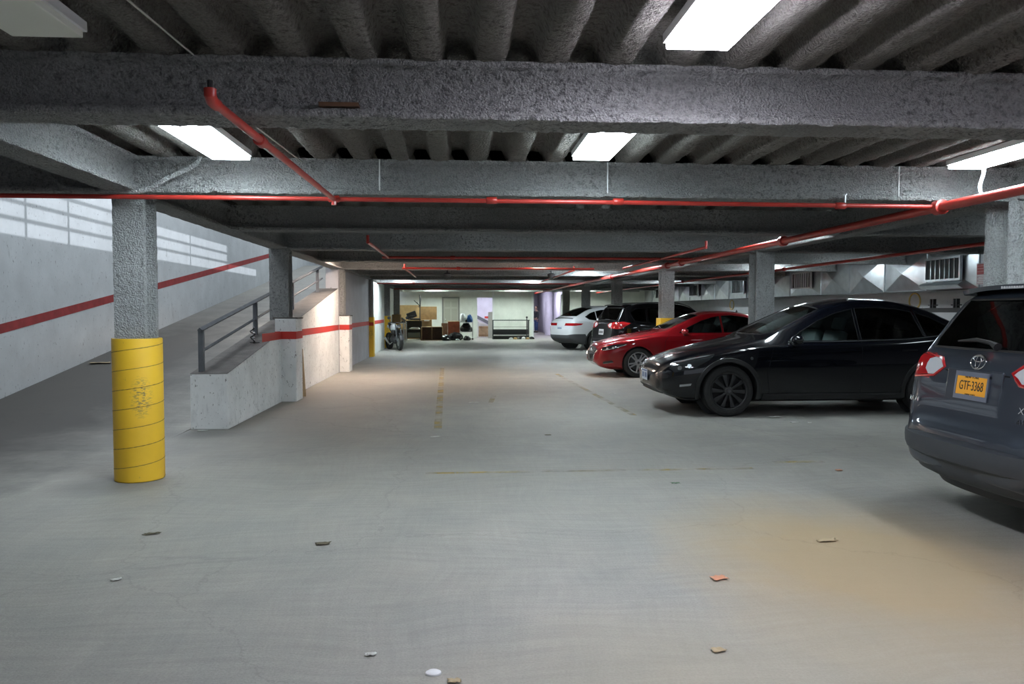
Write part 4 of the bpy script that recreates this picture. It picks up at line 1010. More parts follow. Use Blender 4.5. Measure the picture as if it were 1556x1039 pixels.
RD['fit'] = fit_rd; RD['rimmat'] = pmat('silver_alloy', (.50,.50,.52), .28, metal=.85); RD['seat'] = pmat('dark_seat_cloth', (.03,.03,.033), .8)
car(RD, M_REDP, 'car', (5.26, 16.97, 0), 0, 'bright red hatchback with silver wheels, parked nose out beside the black crossover')

# ---- boxy estates: slate one close by, black one further back (nose at x=0)
SU = dict(L=4.57, R=.345, tw=.235, rim=.23, fx=.92, rx=3.58, spokes=10, style='five', AR=.39, cw=.06, wy=.90, tub=(1.25, 4.2), seats=(2.1, 2.95), clad=M_BLKPL, nb=.05, tb=.03,
    zt=[(0,.72),(.04,.80),(.15,.88),(.4,.95),(.8,1.01),(1.15,1.06),(1.3,1.10),(1.6,1.29),(1.9,1.47),(2.15,1.59),(2.4,1.65),(2.8,1.685),(3.3,1.68),(3.75,1.655),(3.98,1.62),(4.10,1.575),(4.20,1.44),(4.31,1.26),(4.38,1.16),(4.42,1.135),(4.47,1.06),(4.50,.92),(4.52,.80),(4.54,.72),(4.57,.66)],
    zbot=[(0,.34),(.1,.27),(.35,.22),(.9,.20),(4.0,.22),(4.4,.30),(4.57,.36)],
    zb=[(0,.66),(.12,.78),(.4,.86),(.9,.95),(1.4,1.0),(2.2,1.03),(3.2,1.07),(4.0,1.10),(4.3,1.11),(4.42,1.10),(4.57,.62)],
    W=[(0,.60),(.04,.68),(.12,.76),(.28,.83),(.5,.875),(.8,.91),(1.3,.915),(2.4,.92),(3.7,.92),(4.0,.89),(4.22,.835),(4.36,.77),(4.44,.715),(4.52,.66),(4.57,.60)],
    Wr=[(0,.46),(.2,.58),(.6,.68),(1.1,.73),(1.3,.74),(1.8,.69),(2.3,.64),(3.0,.62),(3.7,.61),(4.0,.60),(4.1,.61),(4.3,.68),(4.42,.72),(4.50,.66),(4.57,.52)],
    cr=[(0,.02),(.3,.05),(.9,.05),(1.3,.05),(2.2,.05),(3,.045),(4,.045),(4.2,.03),(4.42,.02),(4.57,.01)])
def fit_su(K, F, pm, spec):
    root = K['root']; hx = K['hx']; L = K['L']
    windows(K, [([(1.62,1.075),(1.85,1.22),(2.1,1.37),(2.35,1.48),(2.62,1.53),(2.62,1.085)], G_MID), ([(2.67,1.09),(2.67,1.535),(3.1,1.55),(3.45,1.535),(3.5,1.12)], G_TINT), ([(3.55,1.125),(3.5,1.53),(3.8,1.50),(3.98,1.40),(3.90,1.17)], G_TINT)])
    glass_top(K, [(1.40,0),(1.42,-.45),(1.55,-.66),(1.8,-.62),(2.05,-.57),(2.08,0),(2.05,.57),(1.8,.62),(1.55,.66),(1.42,.45)], G_CLR, 'windscreen')
    seams(K, [[(1.45,.28),(1.38,.6),(1.48,1.0)], [(2.64,.28),(2.645,1.08)], [(3.2,.30),(3.3,.6),(3.5,.85),(3.52,1.12)], [(1.46,.275),(3.2,.285)]])
    # rear screen
    rs = [(-.62,1.185),(.62,1.185),(.64,1.24),(.56,1.53),(-.56,1.53),(-.64,1.24)]
    g = K['cut'](rs, 'x', 1); o = g.build('rear_screen', spec['rearglass'], root, smooth=True, fix=False)
    K['line'](K['dens'](rs+[rs[0]], lambda a, c: K['endp'](a, c, 1), closed=False), .009, 'glass_seal', M_BLKPL, o)
    # rear lamps: red wing with clear inner lens, wrapping the corner
    for s in (-1, 1):
        t2 = K['cut']([(s*.33,1.055),(s*.40,1.00),(s*.49,.985),(s*.545,1.03),(s*.54,1.10),(s*.48,1.118),(s*.40,1.105)], 'x', 1)
        t1 = K['cut']([(4.02,1.115),(4.20,1.155),(4.40,1.14),(4.56,1.13),(4.56,.975),(4.40,.95),(4.30,.96),(4.20,1.02)], 'y', s, .48)
        o = t1.build('tail_light', M_TAIL, root, smooth=True, fix=False)
        t2.build('reversing_light', M_CLEARL, o, smooth=True, fix=False)
        K['line'](K['dens']([(s*.64,.965),(s*.42,.99),(s*.33,1.055),(s*.40,1.112),(s*.62,1.135)], lambda a, c: K['endp'](a, c, 1), closed=False), .013, 'red_rim', M_TAIL, o, .0)
        h = K['cut']([(.05,.74),(.14,.70),(.40,.76),(.66,.86),(.70,.90),(.36,.85),(.12,.81)], 'y', s); h.build('headlight', M_HEAD, root, smooth=True, fix=False)
        mirror(K, 1.75, 1.09, s, pm, 1.05); handle(K, 2.4, .95, s, pm); handle(K, 3.25, .98, s, pm)
        MB().tube([K['topp'](1.9+.2*i, s*.60)[0]+Vector((0,0,.03 if 0 < i < 10 else 0)) for i in range(11)], .014, 8).build('roof_rail', M_GRYPL if spec.get('far') else M_STEEL, root, smooth=True)
        sk = MB().grid(14, 4, lambda i, j: (lambda P_: (P_.x, P_.y+s*(.006,.018,.018,-.03)[j], P_.z))(K['side'](1.34+1.83*i/13, (.36,.33,.26,.24)[j], s)[0])); sk.build('sill_cladding', M_BLKPL, root, smooth=True)
    # bumper with a ledge, swept round the tail
    def sweep(prof, y_half, nm, mat, xb, xc, par=root, n=41, pw=2.6):
        def path(t):       # t -1..1 plan curve around the rear
            a = t*PI/2; c_, s_ = math.cos(a), math.sin(a)
            x = xc + (xb-xc)*abs(c_)**(2/pw)*(1 if c_ >= 0 else -1); y = y_half*abs(s_)**(2/pw)*(1 if s_ >= 0 else -1)
            return Vector((x+hx, y, 0))
        P_ = [path(-1+2*i/(n-1)) for i in range(n)]
        def P(i, j):
            a = P_[max(0, i-1)]; b_ = P_[min(n-1, i+1)]; t = (b_-a).normalized(); nv = Vector((t.y, -t.x, 0))
            o_, z = prof[j]; q = P_[i] - nv*(-o_) ; return (q.x, q.y, z)
        return MB().grid(n, len(prof), P).build(nm, mat, par, smooth=True, angle=.6, fix=True)
    sweep([(-.22,.635),(-.10,.60),(-.02,.585),(.0,.57),(.004,.53),(.0,.48),(-.012,.445),(-.05,.42),(-.07,.36),(-.10,.31),(-.16,.28),(-.3,.27)], .935, 'rear_bumper', spec['bump'], 4.65, 3.95, pw=2.9)
    sweep([(-.06,.30),(-.075,.27),(-.11,.22),(-.2,.215),(-.5,.21)], .80, 'bumper_valance', M_BLKPL, 4.55, 4.0)
    # spoiler
    b = MB()
    ys = [-.60+.1*i for i in range(13)]
    b.grid(13, 5, lambda i, j: (hx+(3.84, 4.02, 4.20, 4.19, 4.04)[j]-.05*abs(ys[i]/.6)**3*(1 if j > 1 else 0)-(.0), ys[i]*(1.0 if j < 2 else 1.03), (1.652, 1.652, 1.628, 1.598, 1.59)[j]-.035*abs(ys[i]/.6)**2.5))
    sp = b.build('spoiler', spec.get('sp', pm), root, smooth=True); sp.modifiers.new('t', 'SOLIDIFY').thickness = .006
    if not spec.get('far'):
        q = MB()
        for k in range(14): q.box(4.185+hx, 4.196+hx, -.16+.0235*k, -.142+.0235*k, 1.600, 1.618)
        q.build('brake_light', M_CLEARL, sp)
    e = lambda y, z: K['endp'](y, z, 1)
    # hatch shut lines, wiper
    for s in (-1, 1): K['line'](K['dens']([(s*.655,.935),(s*.67,.85),(s*.66,.73),(s*.60,.66)], lambda a, c: e(a, c), closed=False), .0035, 'hatch_gap', M_SEAM, root)
    K['line'](K['dens']([(-.31,1.035),(0,1.045),(.31,1.035)], lambda a, c: e(a, c), closed=False), .006, 'hatch_crease', M_SEAM, root, -.001)
    wp = [e(.0-y, z)[0]+Vector((.03,0,.0)) for y, z in ((-.06,1.21),(.03,1.235),(.18,1.25),(.36,1.235))] if not spec.get('far') else [e(.0+y, z)[0]+Vector((.03,0,.0)) for y, z in ((0,1.19),(.3,1.2))]
    MB().tube(wp, [.028]+[.015]*(len(wp)-2)+[.006], 8).build('rear_wiper', M_BLKPL, root, smooth=True)
    # front: grille, plate
    g = K['cut']([(-.5,.68),(.5,.68),(.45,.42),(-.45,.42)], 'x', -1); g.build('front_grille', M_BLKPL, root, smooth=True, fix=False)
    if spec.get('far'):
        p, n = e(0, .86); pl = plate(root, frame_from(p, Vector((1,0,.1)), lift=.012), .305, .155, M_WHITEM, []); q = MB()
        for k in range(6): q.box(-.12+.042*k, -.09+.042*k, -.04, .03, 0, .001)
        xform(q, frame_from(p, Vector((1,0,.1)), lift=.018)).build('blurred_characters', M_GRYPL, pl); return
    p, n = e(0, .95); n = Vector((1, 0, .13)).normalized()
    gold = pmat('orange_plate_face', (.90,.40,.03), .45); navy = pmat('plate_navy', (.02,.025,.08), .4); blk = pmat('plate_black_letters', (.012,.012,.02), .5)
    yw = pmat('plate_frame_lettering', (.7,.55,.15), .4)
    # recessed licence bay
    xform(MB().box(-.27,.27,-.115,.11,-.02,-.001), frame_from(p, n, lift=.005)).build('plate_recess', pm, root, bevel=.01)
    po = plate(root, frame_from(p, n, lift=.008), .305, .152, gold, [('GTF·3368', .088, 0, -.004, blk, .66), ('NEW YORK', .026, 0, .056, blk, 1.0), ('EMPIRE STATE', .016, 0, -.062, blk, 1.0)], frame=pmat('plate_frame_silver', (.22,.25,.32), .3, metal=.6))
    # oval ring emblem
    p2, n2 = e(0, 1.105); M = frame_from(p2, Vector((1,0,.25)), lift=.016); em = MB()
    def ell(rx, ry, cx=0, cy=0, r=.0045):
        em.tube([M @ Vector((cx+rx*math.cos(t*2*PI/28), cy+ry*math.sin(t*2*PI/28), 0)) for t in range(28)], r, 6, closed=True)
    ell(.070,.048, r=.0055); ell(.022,.044, 0, .002); ell(.050,.019, 0, .022)
    em.build('emblem', M_CHROME, root, smooth=True)
    for s_, y, z, sz in (('RAV4', -.60, .80, .05), ('XLE', .50, .84, .055), ('AWD', .51, .775, .045)):
        p3, n3 = e(y, z); xform(text_mesh(s_, sz, .003, xs=1.15), frame_from(p3, n3, lift=.004)).build('badge_lettering', M_CHROME, root, fix=False)
SU['fit'] = fit_su; SU['rimmat'] = pmat('silver_alloy_suv', (.4,.4,.42), .3, metal=.85); SU['seat'] = RD['seat']; SU['rearglass'] = G_MID; SU['bump'] = pmat('slate_bumper_plastic', (.042,.047,.055), .5)
car(SU, M_GRYP, 'car', (5.62, 4.79, 0), PI+math.radians(0), 'slate grey tall estate car with an orange licence plate at the right edge')
SK = dict(SU); SK['far'] = True; SK['L'] = 4.57; SK['rearglass'] = G_TINT; SK['bump'] = M_BLK2
car(SK, M_BLK2, 'car', (6.15, 21.5, 0), PI+math.radians(14), 'black tall estate car, tail out between the red and the white car')
# ------------------------------------------------------------------ things at the back wall
def px(x, Y): return (x-697)/1150*Y
def lumpy(rx, ry, rz_, seed, n=14, amp=.28, flat=.0):
    b = MB(); off = Vector((seed*3.1, seed*1.7, 0))
    def P(i, j):
        th = PI*i/n; ph = 2*PI*j/(n*2)
        v = Vector((math.sin(th)*math.cos(ph), math.sin(th)*math.sin(ph), math.cos(th)))
        e = 1+amp*noise.noise(v*1.6+off)+amp*.6*noise.noise(v*4+off)
        z = v.z*e*rz_
        return (v.x*e*rx, v.y*e*ry, max(z, -rz_*.55)+rz_*.55)
    b.grid(n+1, n*2+1, P); return b
M_BAG = pmat('black_plastic_bag', (.012,.012,.014), .25, bump=.6, bscale=9)
M_WBAG = pmat('white_plastic_bag', (.7,.72,.74), .4, bump=.4, bscale=12)
M_BBAG = pmat('blue_plastic_bag', (.02,.10,.32), .35, bump=.4, bscale=12)
M_PALE = pmat('pale_bare_wood', (.55,.40,.24), .7, noise_=.15)
# open two bay wooden cabinet
t = empty('wooden_cabinet', (-1.31, 37.3, 0), label='low open wooden cabinet with two bays in front of the back wall', cat='cabinet')
MB().box(-.52,.52,-.2,.2,.64,.67).build('top_board', M_PALE, t)
for x in (-.51, 0, .51): MB().box(x-.02,x+.02,-.2,.2,0,.64).build('upright', M_WOOD, t)
MB().box(-.5,.5,.17,.2,.02,.64).build('back_panel', M_DWOOD, t); MB().box(-.5,.5,-.2,.2,0,.03).build('bottom_board', M_WOOD, t)
# black rack with piles
t = empty('black_rack', (-2.2, 37.6, 0), label='black metal rack piled with dark junk, left of the wooden cabinet', cat='rack')
for x in (-.36, .36):
    for y in (-.2, .2): MB().box(x-.02,x+.02,y-.02,y+.02,0,.95).build('post', M_BLKPL, t)
for z in (.12, .5, .93): MB().box(-.38,.38,-.22,.22,z,z+.03).build('shelf', M_BLKPL, t)
MB().box(-.36,.36,.19,.21,.1,.95).build('back_panel', M_BLKPL, t)
tag(MB().box(-2.5,-1.92,37.45,37.75,.155,.38).build('grey_crate', pmat('grey_green_plastic', (.16,.19,.18), .5), bevel=.02), 'grey green crate on the lowest shelf of the black rack', 'crate')
tag(lumpy(.26,.16,.07,4).build('white_rag', M_WBAG, smooth=True, loc=(-2.15,37.55,.535)), 'white rag on the middle shelf of the black rack', 'rag')
t = empty('office_chair', (-2.18, 37.6, .965), rz=.4, label='worn black office chair lying on top of the black rack', cat='chair')
MB().box(-.27,.27,-.22,.22,.02,.12).build('seat', M_BLKPL, t, bevel=.04)
MB().box(-.24,.26,.14,.22,.10,.42, T(0,0,.02) @ Matrix.Rotation(-.35,4,'Y')).build('backrest', M_BLKPL, t, bevel=.03)
MB().tube([(-.25,-.2,.08),(-.3,-.2,.25),(-.05,-.2,.25)], .018, 6).build('armrest', M_BLKPL, t)
# plywood sheets and boxes
def box_thing(name, x0, x1, y0, y1, z0, z1, mat, lb, cat, bevel=.004): return tag(MB().box(x0,x1,y0,y1,z0,z1).build(name, mat, bevel=bevel), lb, cat)
box_thing('plywood_sheet', -3.02, -1.93, 39.2, 39.24, 0, 1.74, M_CARD, 'large brown plywood sheet standing at the left end of the back wall', 'board')
box_thing('cardboard_box', -1.92, -1.35, 38.1, 38.6, 0, 1.0, M_CARD, 'plain cardboard box behind the wooden cabinet', 'box')
box_thing('cardboard_sheet', -1.92, -1.10, 38.35, 38.40, 1.005, 1.66, pmat('brown_board', (.27,.16,.07), .8, noise_=.15), 'brown board standing on the cardboard box', 'board')
box_thing('paper_note', -1.72, -1.46, 38.07, 38.095, .93, .99, M_WHITEM, 'white label strip at the top of the cardboard box', 'label', 0)
t = empty('coat_stand', (-1.97, 38.85, 0), label='tall dark coat stand with crossed arms at the back wall', cat='coat stand')
MB().tube([(0,0,0.03),(.0,0,1.3),(.02,0,2.05),(-.01,0,2.27)], [.025,.025,.04,.02], 8).build('pole', M_BLKPL, t)
for a, b_ in (((-.30,0,1.98),(0,0,1.70)), ((-.10,0,1.66),(.58,.0,1.60)), ((-.15,0,1.88),(.05,0,1.60))): MB().tube([a,b_], .018, 6).build('arm', M_BLKPL, t)
MB().lathe([(.2,0),(.2,.02),(.03,.05)], 16).build('base', M_BLKPL, t)
box_thing('small_shelf', -.87, -.56, 38.5, 38.8, 0, .82, M_DWOOD, 'small dark brown shelf between the cabinet and the red brown unit', 'shelf')
t = empty('drawer_unit', (-.24, 38.45, 0), label='red brown wooden drawer unit below the closed door', cat='cabinet')
MB().box(-.30,.30,-.2,.2,0,.90).build('carcass', M_RWOOD, t, bevel=.004); MB().box(-.31,.31,-.21,.21,.90,.93).build('top', M_PALE, t)
for z in (.06,.34,.62): 
    d_ = MB().box(-.28,.28,-.215,-.2,z,z+.25).build('drawer', M_RWOOD, t, bevel=.003); MB().box(-.05,.05,-.23,-.215,z+.12,z+.135).build('handle', M_DWOOD, d_)
for i, (x, y, rx, ry, rz_, m, lb) in enumerate(((-.60,36.75,.22,.22,.19,M_BAG,'black rubbish bag lying right of the wooden cabinet'), (-.14,37.35,.34,.28,.24,M_BAG,'largest black rubbish bag in front of the red brown unit'),
        (.40,37.05,.17,.17,.14,M_BAG,'small black rubbish bag at the foot of the cart'), (-.68,37.30,.11,.1,.10,M_WBAG,'crumpled white bag beside the wooden cabinet'), (-.05,36.85,.10,.07,.05,M_WBAG,'white scrap on the largest rubbish bag front'))):
    tag(lumpy(rx,ry,rz_,i+1).build('rubbish_bag', m, smooth=True, loc=(x,y,0)), lb, 'bag')
# cart with bags
t = empty('shelf_cart', (.38, 38.0, 0), label='wheeled wire cart stuffed with dark things below the blue bag', cat='cart')
for x in (-.32,.32):
    for y in (-.2,.2): MB().tube([(x,y,.08),(x,y,1.0)], .014, 6).build('post', M_STEEL, t); 
    for y in (-.2,.2): MB().lathe([(.0,-.015),(.04,-.012),(.04,.012),(0,.015)], 10, T(x,y,.04) @ Matrix.Rotation(PI/2,4,'X')).build('castor', M_BLKPL, t)
for z in (.38,.85): MB().box(-.33,.33,-.21,.21,z,z+.02).build('shelf', M_STEEL, t)
for i,(x,y,z,rx,ry,rz_,m,lb) in enumerate(((.38,38.0,.405,.28,.17,.26,M_BAG,'dark bundle on the lower shelf of the cart'),(.20,38.0,.875,.14,.15,.30,M_WBAG,'white plastic bag on the left of the cart top'),(.55,38.02,.875,.15,.15,.24,M_BBAG,'blue plastic bag on the right of the cart top'),(.375,37.88,.875,.045,.06,.09,M_BAG,'small black bag between the white and the blue bag'))):
    tag(lumpy(rx,ry,rz_,i+9).build('carrier_bag', m, smooth=True, loc=(x,y,z)), lb, 'bag')
# crate in the doorway
t = empty('wooden_crate', (1.35, 41.4, 0), label='pale slatted wooden crate standing in the open doorway', cat='crate')
for k in range(5): MB().box(-.26+.115*k,-.17+.115*k,-.2,-.18,.04,.62).build('slat', M_PALE, t)
MB().box(-.26,.29,-.18,.2,.06,.60).build('crate_body', M_PALE, t)
for z in (.08,.5): MB().box(-.27,.30,-.215,-.2,z,z+.07).build('rail', M_WOOD, t)
box_thing('grey_board', 1.55, 1.775, 39.90, 39.95, 0, 1.38, pmat('warm_grey_board', (.36,.34,.33), .6), 'grey board leaning at the right side of the open doorway', 'board')
# barrier table
t = empty('steel_bench', (2.66, 38.55, 0), label='long dark steel bench frame with a low shelf in front of the white back wall', cat='bench')
MB().box(-.95,.95,-.22,.22,.95,.99).build('top_rail', pmat('dark_green_steel', (.06,.075,.07), .4), t)
for x in (-.92,.90): 
    for y in (-.2,.2): MB().box(x-.022,x+.022,y-.022,y+.022,0,.95).build('leg', M_GRYPL, t)
MB().box(-.92,.92,-.2,.2,.20,.24).build('low_shelf', M_STEEL, t)
MB().box(-.9,.9,.17,.19,.24,.50).build('back_panel', M_GRYPL, t); MB().box(-.9,.9,-.1,.15,.0,.17).build('low_drawer', M_BLKPL, t)
MB().tube([(.80,-.2,0),(.80,-.2,1.10)], .026, 8).build('post', M_GRYPL, t); MB().lathe([(0,-.05),(.05,-.03),(.05,.03),(0,.05)], 10, T(.80,-.2,1.12)).build('post_cap', M_BLKPL, t)
MB().box(-.9,.9,-.205,-.195,.62,.635).build('rail_wire', M_GRYPL, t)
q = random.Random(4)
for i in range(6):
    tag(lumpy(.09+.05*q.random(), .08, .06+.03*q.random(), i+30).build('rubble_bag', (M_WBAG, M_CARD, M_BAG)[i % 3], smooth=True, loc=(2.95+.21*i-.3, 38.25+.08*q.random(), 0)), ('leftmost white lump', 'leftmost cardboard lump', 'leftmost black lump', 'right white lump', 'right cardboard lump', 'right black lump')[i]+' of rubbish under the steel bench', 'rubbish')
# white workbench on the left with things on it
t = empty('workbench', (-2.70, 34.6, 0), label='white framed workbench behind the motorcycle', cat='bench')
MB().box(-.28,.30,-.8,.8,.88,.93).build('top', M_WHITEM, t)
for x in (-.25,.27):
    for y in (-.77,.77): MB().box(x-.03,x+.03,y-.03,y+.03,0,.88).build('leg', M_WHITEM, t)
MB().box(-.22,.24,-.7,.7,.1,.6).build('cupboard', M_DWOOD, t)
tag(MB().box(-2.96,-2.58,34.0,34.5,.935,1.28).build('cardboard_box', M_CARD, bevel=.005, rot=None), 'cardboard box on the white framed workbench', 'box')
tag(MB().tube([(-2.75,34.1,1.30),(-2.45,34.05,.98)], .03, 4).build('timber_offcut', M_PALE), 'timber offcut leaning off the cardboard box on the workbench', 'timber')
tag(lumpy(.16,.2,.12,50).build('dark_bundle', M_GRYPL, smooth=True, loc=(-2.6,34.9,.935)), 'dark bundle on the far part of the workbench', 'bundle')

# ------------------------------------------------------------------ motorcycle
def motorcycle():
    fx_, fy = -2.15, 27.75; rx_, ry = -2.62, 29.0
    ang = math.atan2(fy-ry, fx_-rx_)
    t = empty('motorcycle', ((fx_+rx_)/2, (fy+ry)/2, 0), ang, 'white and black naked motorcycle parked by the white wall at the back left', 'motorcycle')
    wb = .69
    for s, nm in ((1, .31), (-1, .315)):
        R_ = nm; Mx = T(s*wb, 0, R_) @ Matrix.Rotation(PI/2, 4, 'X'); tw_ = .055 if s > 0 else .08
        ty = MB().lathe([(R_-.06,-tw_*.8),(R_-.02,-tw_),(R_,-tw_*.4),(R_,tw_*.4),(R_-.02,tw_),(R_-.06,tw_*.8)], 28, Mx, closed=True).build('wheel', M_TYRE, t, smooth=True)
        b = MB(); b.lathe([(R_-.06,-.03),(R_-.075,0),(R_-.06,.03)], 28, Mx); b.lathe([(0,-.05),(.04,-.04),(.04,.04),(0,.05)], 12, Mx)
        for k in range(5): b.prism([(.03,-.012),(R_-.065,-.01),(R_-.065,.01),(.03,.012)], -.015, .015, Mx @ RZ(k*2*PI/5))
        b.build('rim', M_GRYPL, ty)
        MB().lathe([(.06,.05),(.14,.05),(.14,.055),(.06,.055)], 20, Mx).build('brake_disc', M_STEEL, ty)
    b = MB()
    for s in (-.09,.09): b.tube([(wb,s,.31),(wb-.26,s,.95)], [.028,.022], 8)
    b.build('fork', M_GRYPL, t)
    MB().tube([(wb-.27,-.36,1.0),(wb-.30,-.25,1.03),(wb-.24,0,.99),(wb-.30,.25,1.03),(wb-.27,.36,1.0)], .016, 8).build('handlebar', M_BLKPL, t, smooth=True)
    for s in (-1,1):
        o = MB().tube([(wb-.29,s*.27,1.03),(wb-.20,s*.34,1.18)], .008, 6); o.lathe([(0,-.02),(.06,-.01),(.06,.01),(0,.02)], 10, T(wb-.2,s*.34,1.19) @ Matrix.Rotation(PI/2,4,'Y')); o.build('mirror', M_BLKPL, t)
    Mh = T(wb-.14,0,.88) @ Matrix.Rotation(PI/2,4,'Y'); MB().lathe([(0,-.10),(.05,-.07),(.075,0),(.07,.02),(0,.03)], 16, Mh).build('headlight', M_HEAD, t, smooth=True)
    o = lumpy(.24,.14,.16,70,amp=.05); xform(o, T(-.06,0,.72)).build('fuel_tank', pmat('white_blue_fairing', (.68,.72,.76), .25, coat=1), t, smooth=True)
    xform(MB().box(-.2,.12,-.155,.155,-.02,.14), T(.22,0,.60)).build('side_fairing', M_BLKPL, t, bevel=.05)
    b = MB().grid(9, 5, lambda i, j: (-.05-.07*i, (-.14+.07*j)*(1-.06*i), .80+.015*i-.03*abs(j-2)+(-.03 if i < 3 else .02*(i-3)))); o = b.build('seat', M_BLKPL, t, smooth=True); o.modifiers.new('s','SOLIDIFY').thickness = .07
    xform(MB().box(-.16,.16,-.08,.08,-.05,.05), T(-.60,0,.84) @ Matrix.Rotation(.2,4,'Y')).build('tail_fairing', M_WHITEM, t, bevel=.03)
    b = lumpy(.24,.16,.19,71,amp=.15); xform(b, T(.02,0,.28)).build('engine', M_GRYPL, t, smooth=True)
    MB().tube([(wb-.27,0,.88),(.15,0,.62),(-.2,0,.52),(-.28,0,.35),(.1,0,.24),(.34,0,.42),(.42,0,.8)], .026, 8).build('frame', M_BLKPL, t)
    MB().tube([(-.22,.1,.34),(-wb,.1,.32)], .028, 8).build('swingarm', M_GRYPL, t)
    MB().tube([(.2,-.12,.3),(-.1,-.14,.2),(-.35,-.16,.3),(-.62,-.17,.42)], [.02,.02,.045,.05], 10).build('exhaust', M_CHROME, t, smooth=True)
    MB().grid(7, 3, lambda i, j: (wb+.35*math.cos(.3+i*.25), (-.06,0,.06)[j], .31+.35*math.sin(.3+i*.25)-.02*abs(j-1))).build('front_mudguard', M_BLKPL, t, smooth=True)
    MB().tube([(-.1,.12,.3),(-.02,.28,.02)], .012, 6).build('side_stand', M_STEEL, t)
motorcycle()

# ------------------------------------------------------------------ the person in the corridor
def skinned(name, joints, edges, mat, parent=None, sub=2, root_i=0):
    me = bpy.data.meshes.new(name); me.from_pydata([j[0] for j in joints], edges, []); me.update()
    o = bpy.data.objects.new(name, me); C.objects.link(o)
    if not me.skin_vertices: 
        bpy.context.view_layer.objects.active = o
    m = o.modifiers.new('skin', 'SKIN'); m.use_smooth_shade = True
    if not me.skin_vertices:
        bpy.context.view_layer.update()
    if me.skin_vertices:
        for i, j in enumerate(joints):
            r = j[1]; me.skin_vertices[0].data[i].radius = r if isinstance(r, tuple) else (r, r)
        me.skin_vertices[0].data[root_i].use_root = True
    s = o.modifiers.new('sub', 'SUBSURF'); s.levels = sub; s.render_levels = sub
    dg = bpy.context.evaluated_depsgraph_get(); m2 = bpy.data.meshes.new_from_object(o.evaluated_get(dg)); m2.shade_smooth()
    bpy.data.objects.remove(o); m2.materials.clear(); m2.materials.append(mat); m2.name = name
    o = bpy.data.objects.new(name, m2); C.objects.link(o)
    if parent: o.parent = parent
    return o
SKIN = pmat('skin', (.28,.17,.12), .5); JKT = pmat('dark_navy_jacket', (.012,.014,.022), .75, noise_=.3); JEAN = pmat('blue_jeans', (.035,.07,.17), .8, noise_=.3); HAIR = pmat('black_hair', (.01,.009,.008), .5)
pr = empty('person', (5.14, 50, 0), math.radians(205), 'person in a dark jacket and blue jeans standing in the corridor, back turned', 'person')
# facing local +x ; y left
V = Vector
jt = [((0,0,.93),(.13,.16)), ((0,0,1.08),(.12,.155)), ((0,0,1.25),(.13,.17)), ((0,0,1.40),(.11,.17)), ((0,0,1.475),(.062,.062)), ((.01,0,1.545),(.055,.055)), ((.02,0,1.61),(.088,.075)), ((.015,0,1.69),(.092,.078)), ((.01,0,1.745),(.06,.055)),
      ((0,.17,1.40),(.068,.068)), ((-.02,.215,1.14),(.05,.05)), ((.03,.225,.90),(.036,.036)), ((.05,.225,.82),(.03,.042)),
      ((0,-.17,1.40),(.068,.068)), ((-.02,-.215,1.14),(.05,.05)), ((.03,-.225,.90),(.036,.036)), ((.05,-.225,.82),(.03,.042)),
      ((0,.09,.82),(.088,.088)), ((.01,.10,.48),(.060,.060)), ((-.01,.105,.10),(.042,.042)), ((.03,.11,.045),(.042,.042)), ((.13,.12,.035),(.035,.035)),
      ((0,-.09,.82),(.088,.088)), ((.01,-.10,.48),(.060,.060)), ((-.01,-.105,.10),(.042,.042)), ((.03,-.11,.045),(.042,.042)), ((.13,-.12,.035),(.035,.035))]
ed = [(0,1),(1,2),(2,3),(3,4),(4,5),(5,6),(6,7),(7,8),(3,9),(9,10),(10,11),(11,12),(3,13),(13,14),(14,15),(15,16),(0,17),(17,18),(18,19),(19,20),(20,21),(0,22),(22,23),(23,24),(24,25),(25,26)]
skinned('body', jt, ed, SKIN, pr)
g = .018
def fat(j, k=g): r = j[1]; return (j[0], (r[0]+k, r[1]+k))
jj = [0,1,2,3,9,10,11,13,14,15]; mp_ = {v: i for i, v in enumerate(jj)}
skinned('jacket', [fat(jt[i]) for i in jj], [(mp_[a], mp_[b_]) for a, b_ in ed if a in mp_ and b_ in mp_], JKT, pr)
jj = [0,17,18,19,22,23,24]; mp_ = {v: i for i, v in enumerate(jj)}
skinned('jeans', [fat(jt[i], .012) for i in jj], [(mp_[a], mp_[b_]) for a, b_ in ed if a in mp_ and b_ in mp_], JEAN, pr)
for s in (-1, 1):
    skinned('shoe', [((-.05,s*.11,.05),(.05,.05)), ((.05,s*.115,.045),(.05,.045)), ((.17,s*.12,.035),(.04,.035))], [(0,1),(1,2)], M_BLKPL, pr)
    bx_ = .05; by = s*.225
    for k in range(4):
        L_ = (.075,.085,.08,.062)[k]; yy = by; xx = bx_+.028-.019*k
        skinned('finger', [((xx,yy,.80),(.009,.009)), ((xx+.004,yy-s*.006,.80-L_*.5),(.008,.008)), ((xx+.008,yy-s*.018,.80-L_),(.0065,.0065))], [(0,1),(1,2)], SKIN, pr, sub=1)
    skinned('thumb', [((bx_+.03,yy,.83),(.011,.011)), ((bx_+.055,yy-s*.01,.80),(.009,.009)), ((bx_+.06,yy-s*.02,.77),(.007,.007))], [(0,1),(1,2)], SKIN, pr, sub=1)
hb = MB().grid(9, 25, lambda i, j: (lambda th, ph: (.008+.100*math.sin(th)*math.cos(ph)-.012, .088*math.sin(th)*math.sin(ph), 1.685+.098*math.cos(th)))(PI*(.62 if abs((j*2*PI/24+PI) % (2*PI)-PI) > 1.1 else .32)*i/8, j*2*PI/24))
hb.build('hair', HAIR, pr, smooth=True)
fb = MB(); fb.lathe([(.0,.03),(.006,.02),(.013,-.01),(0,-.016)], 8, T(.108,0,1.65)); fb.build('nose', SKIN, pr, smooth=True)
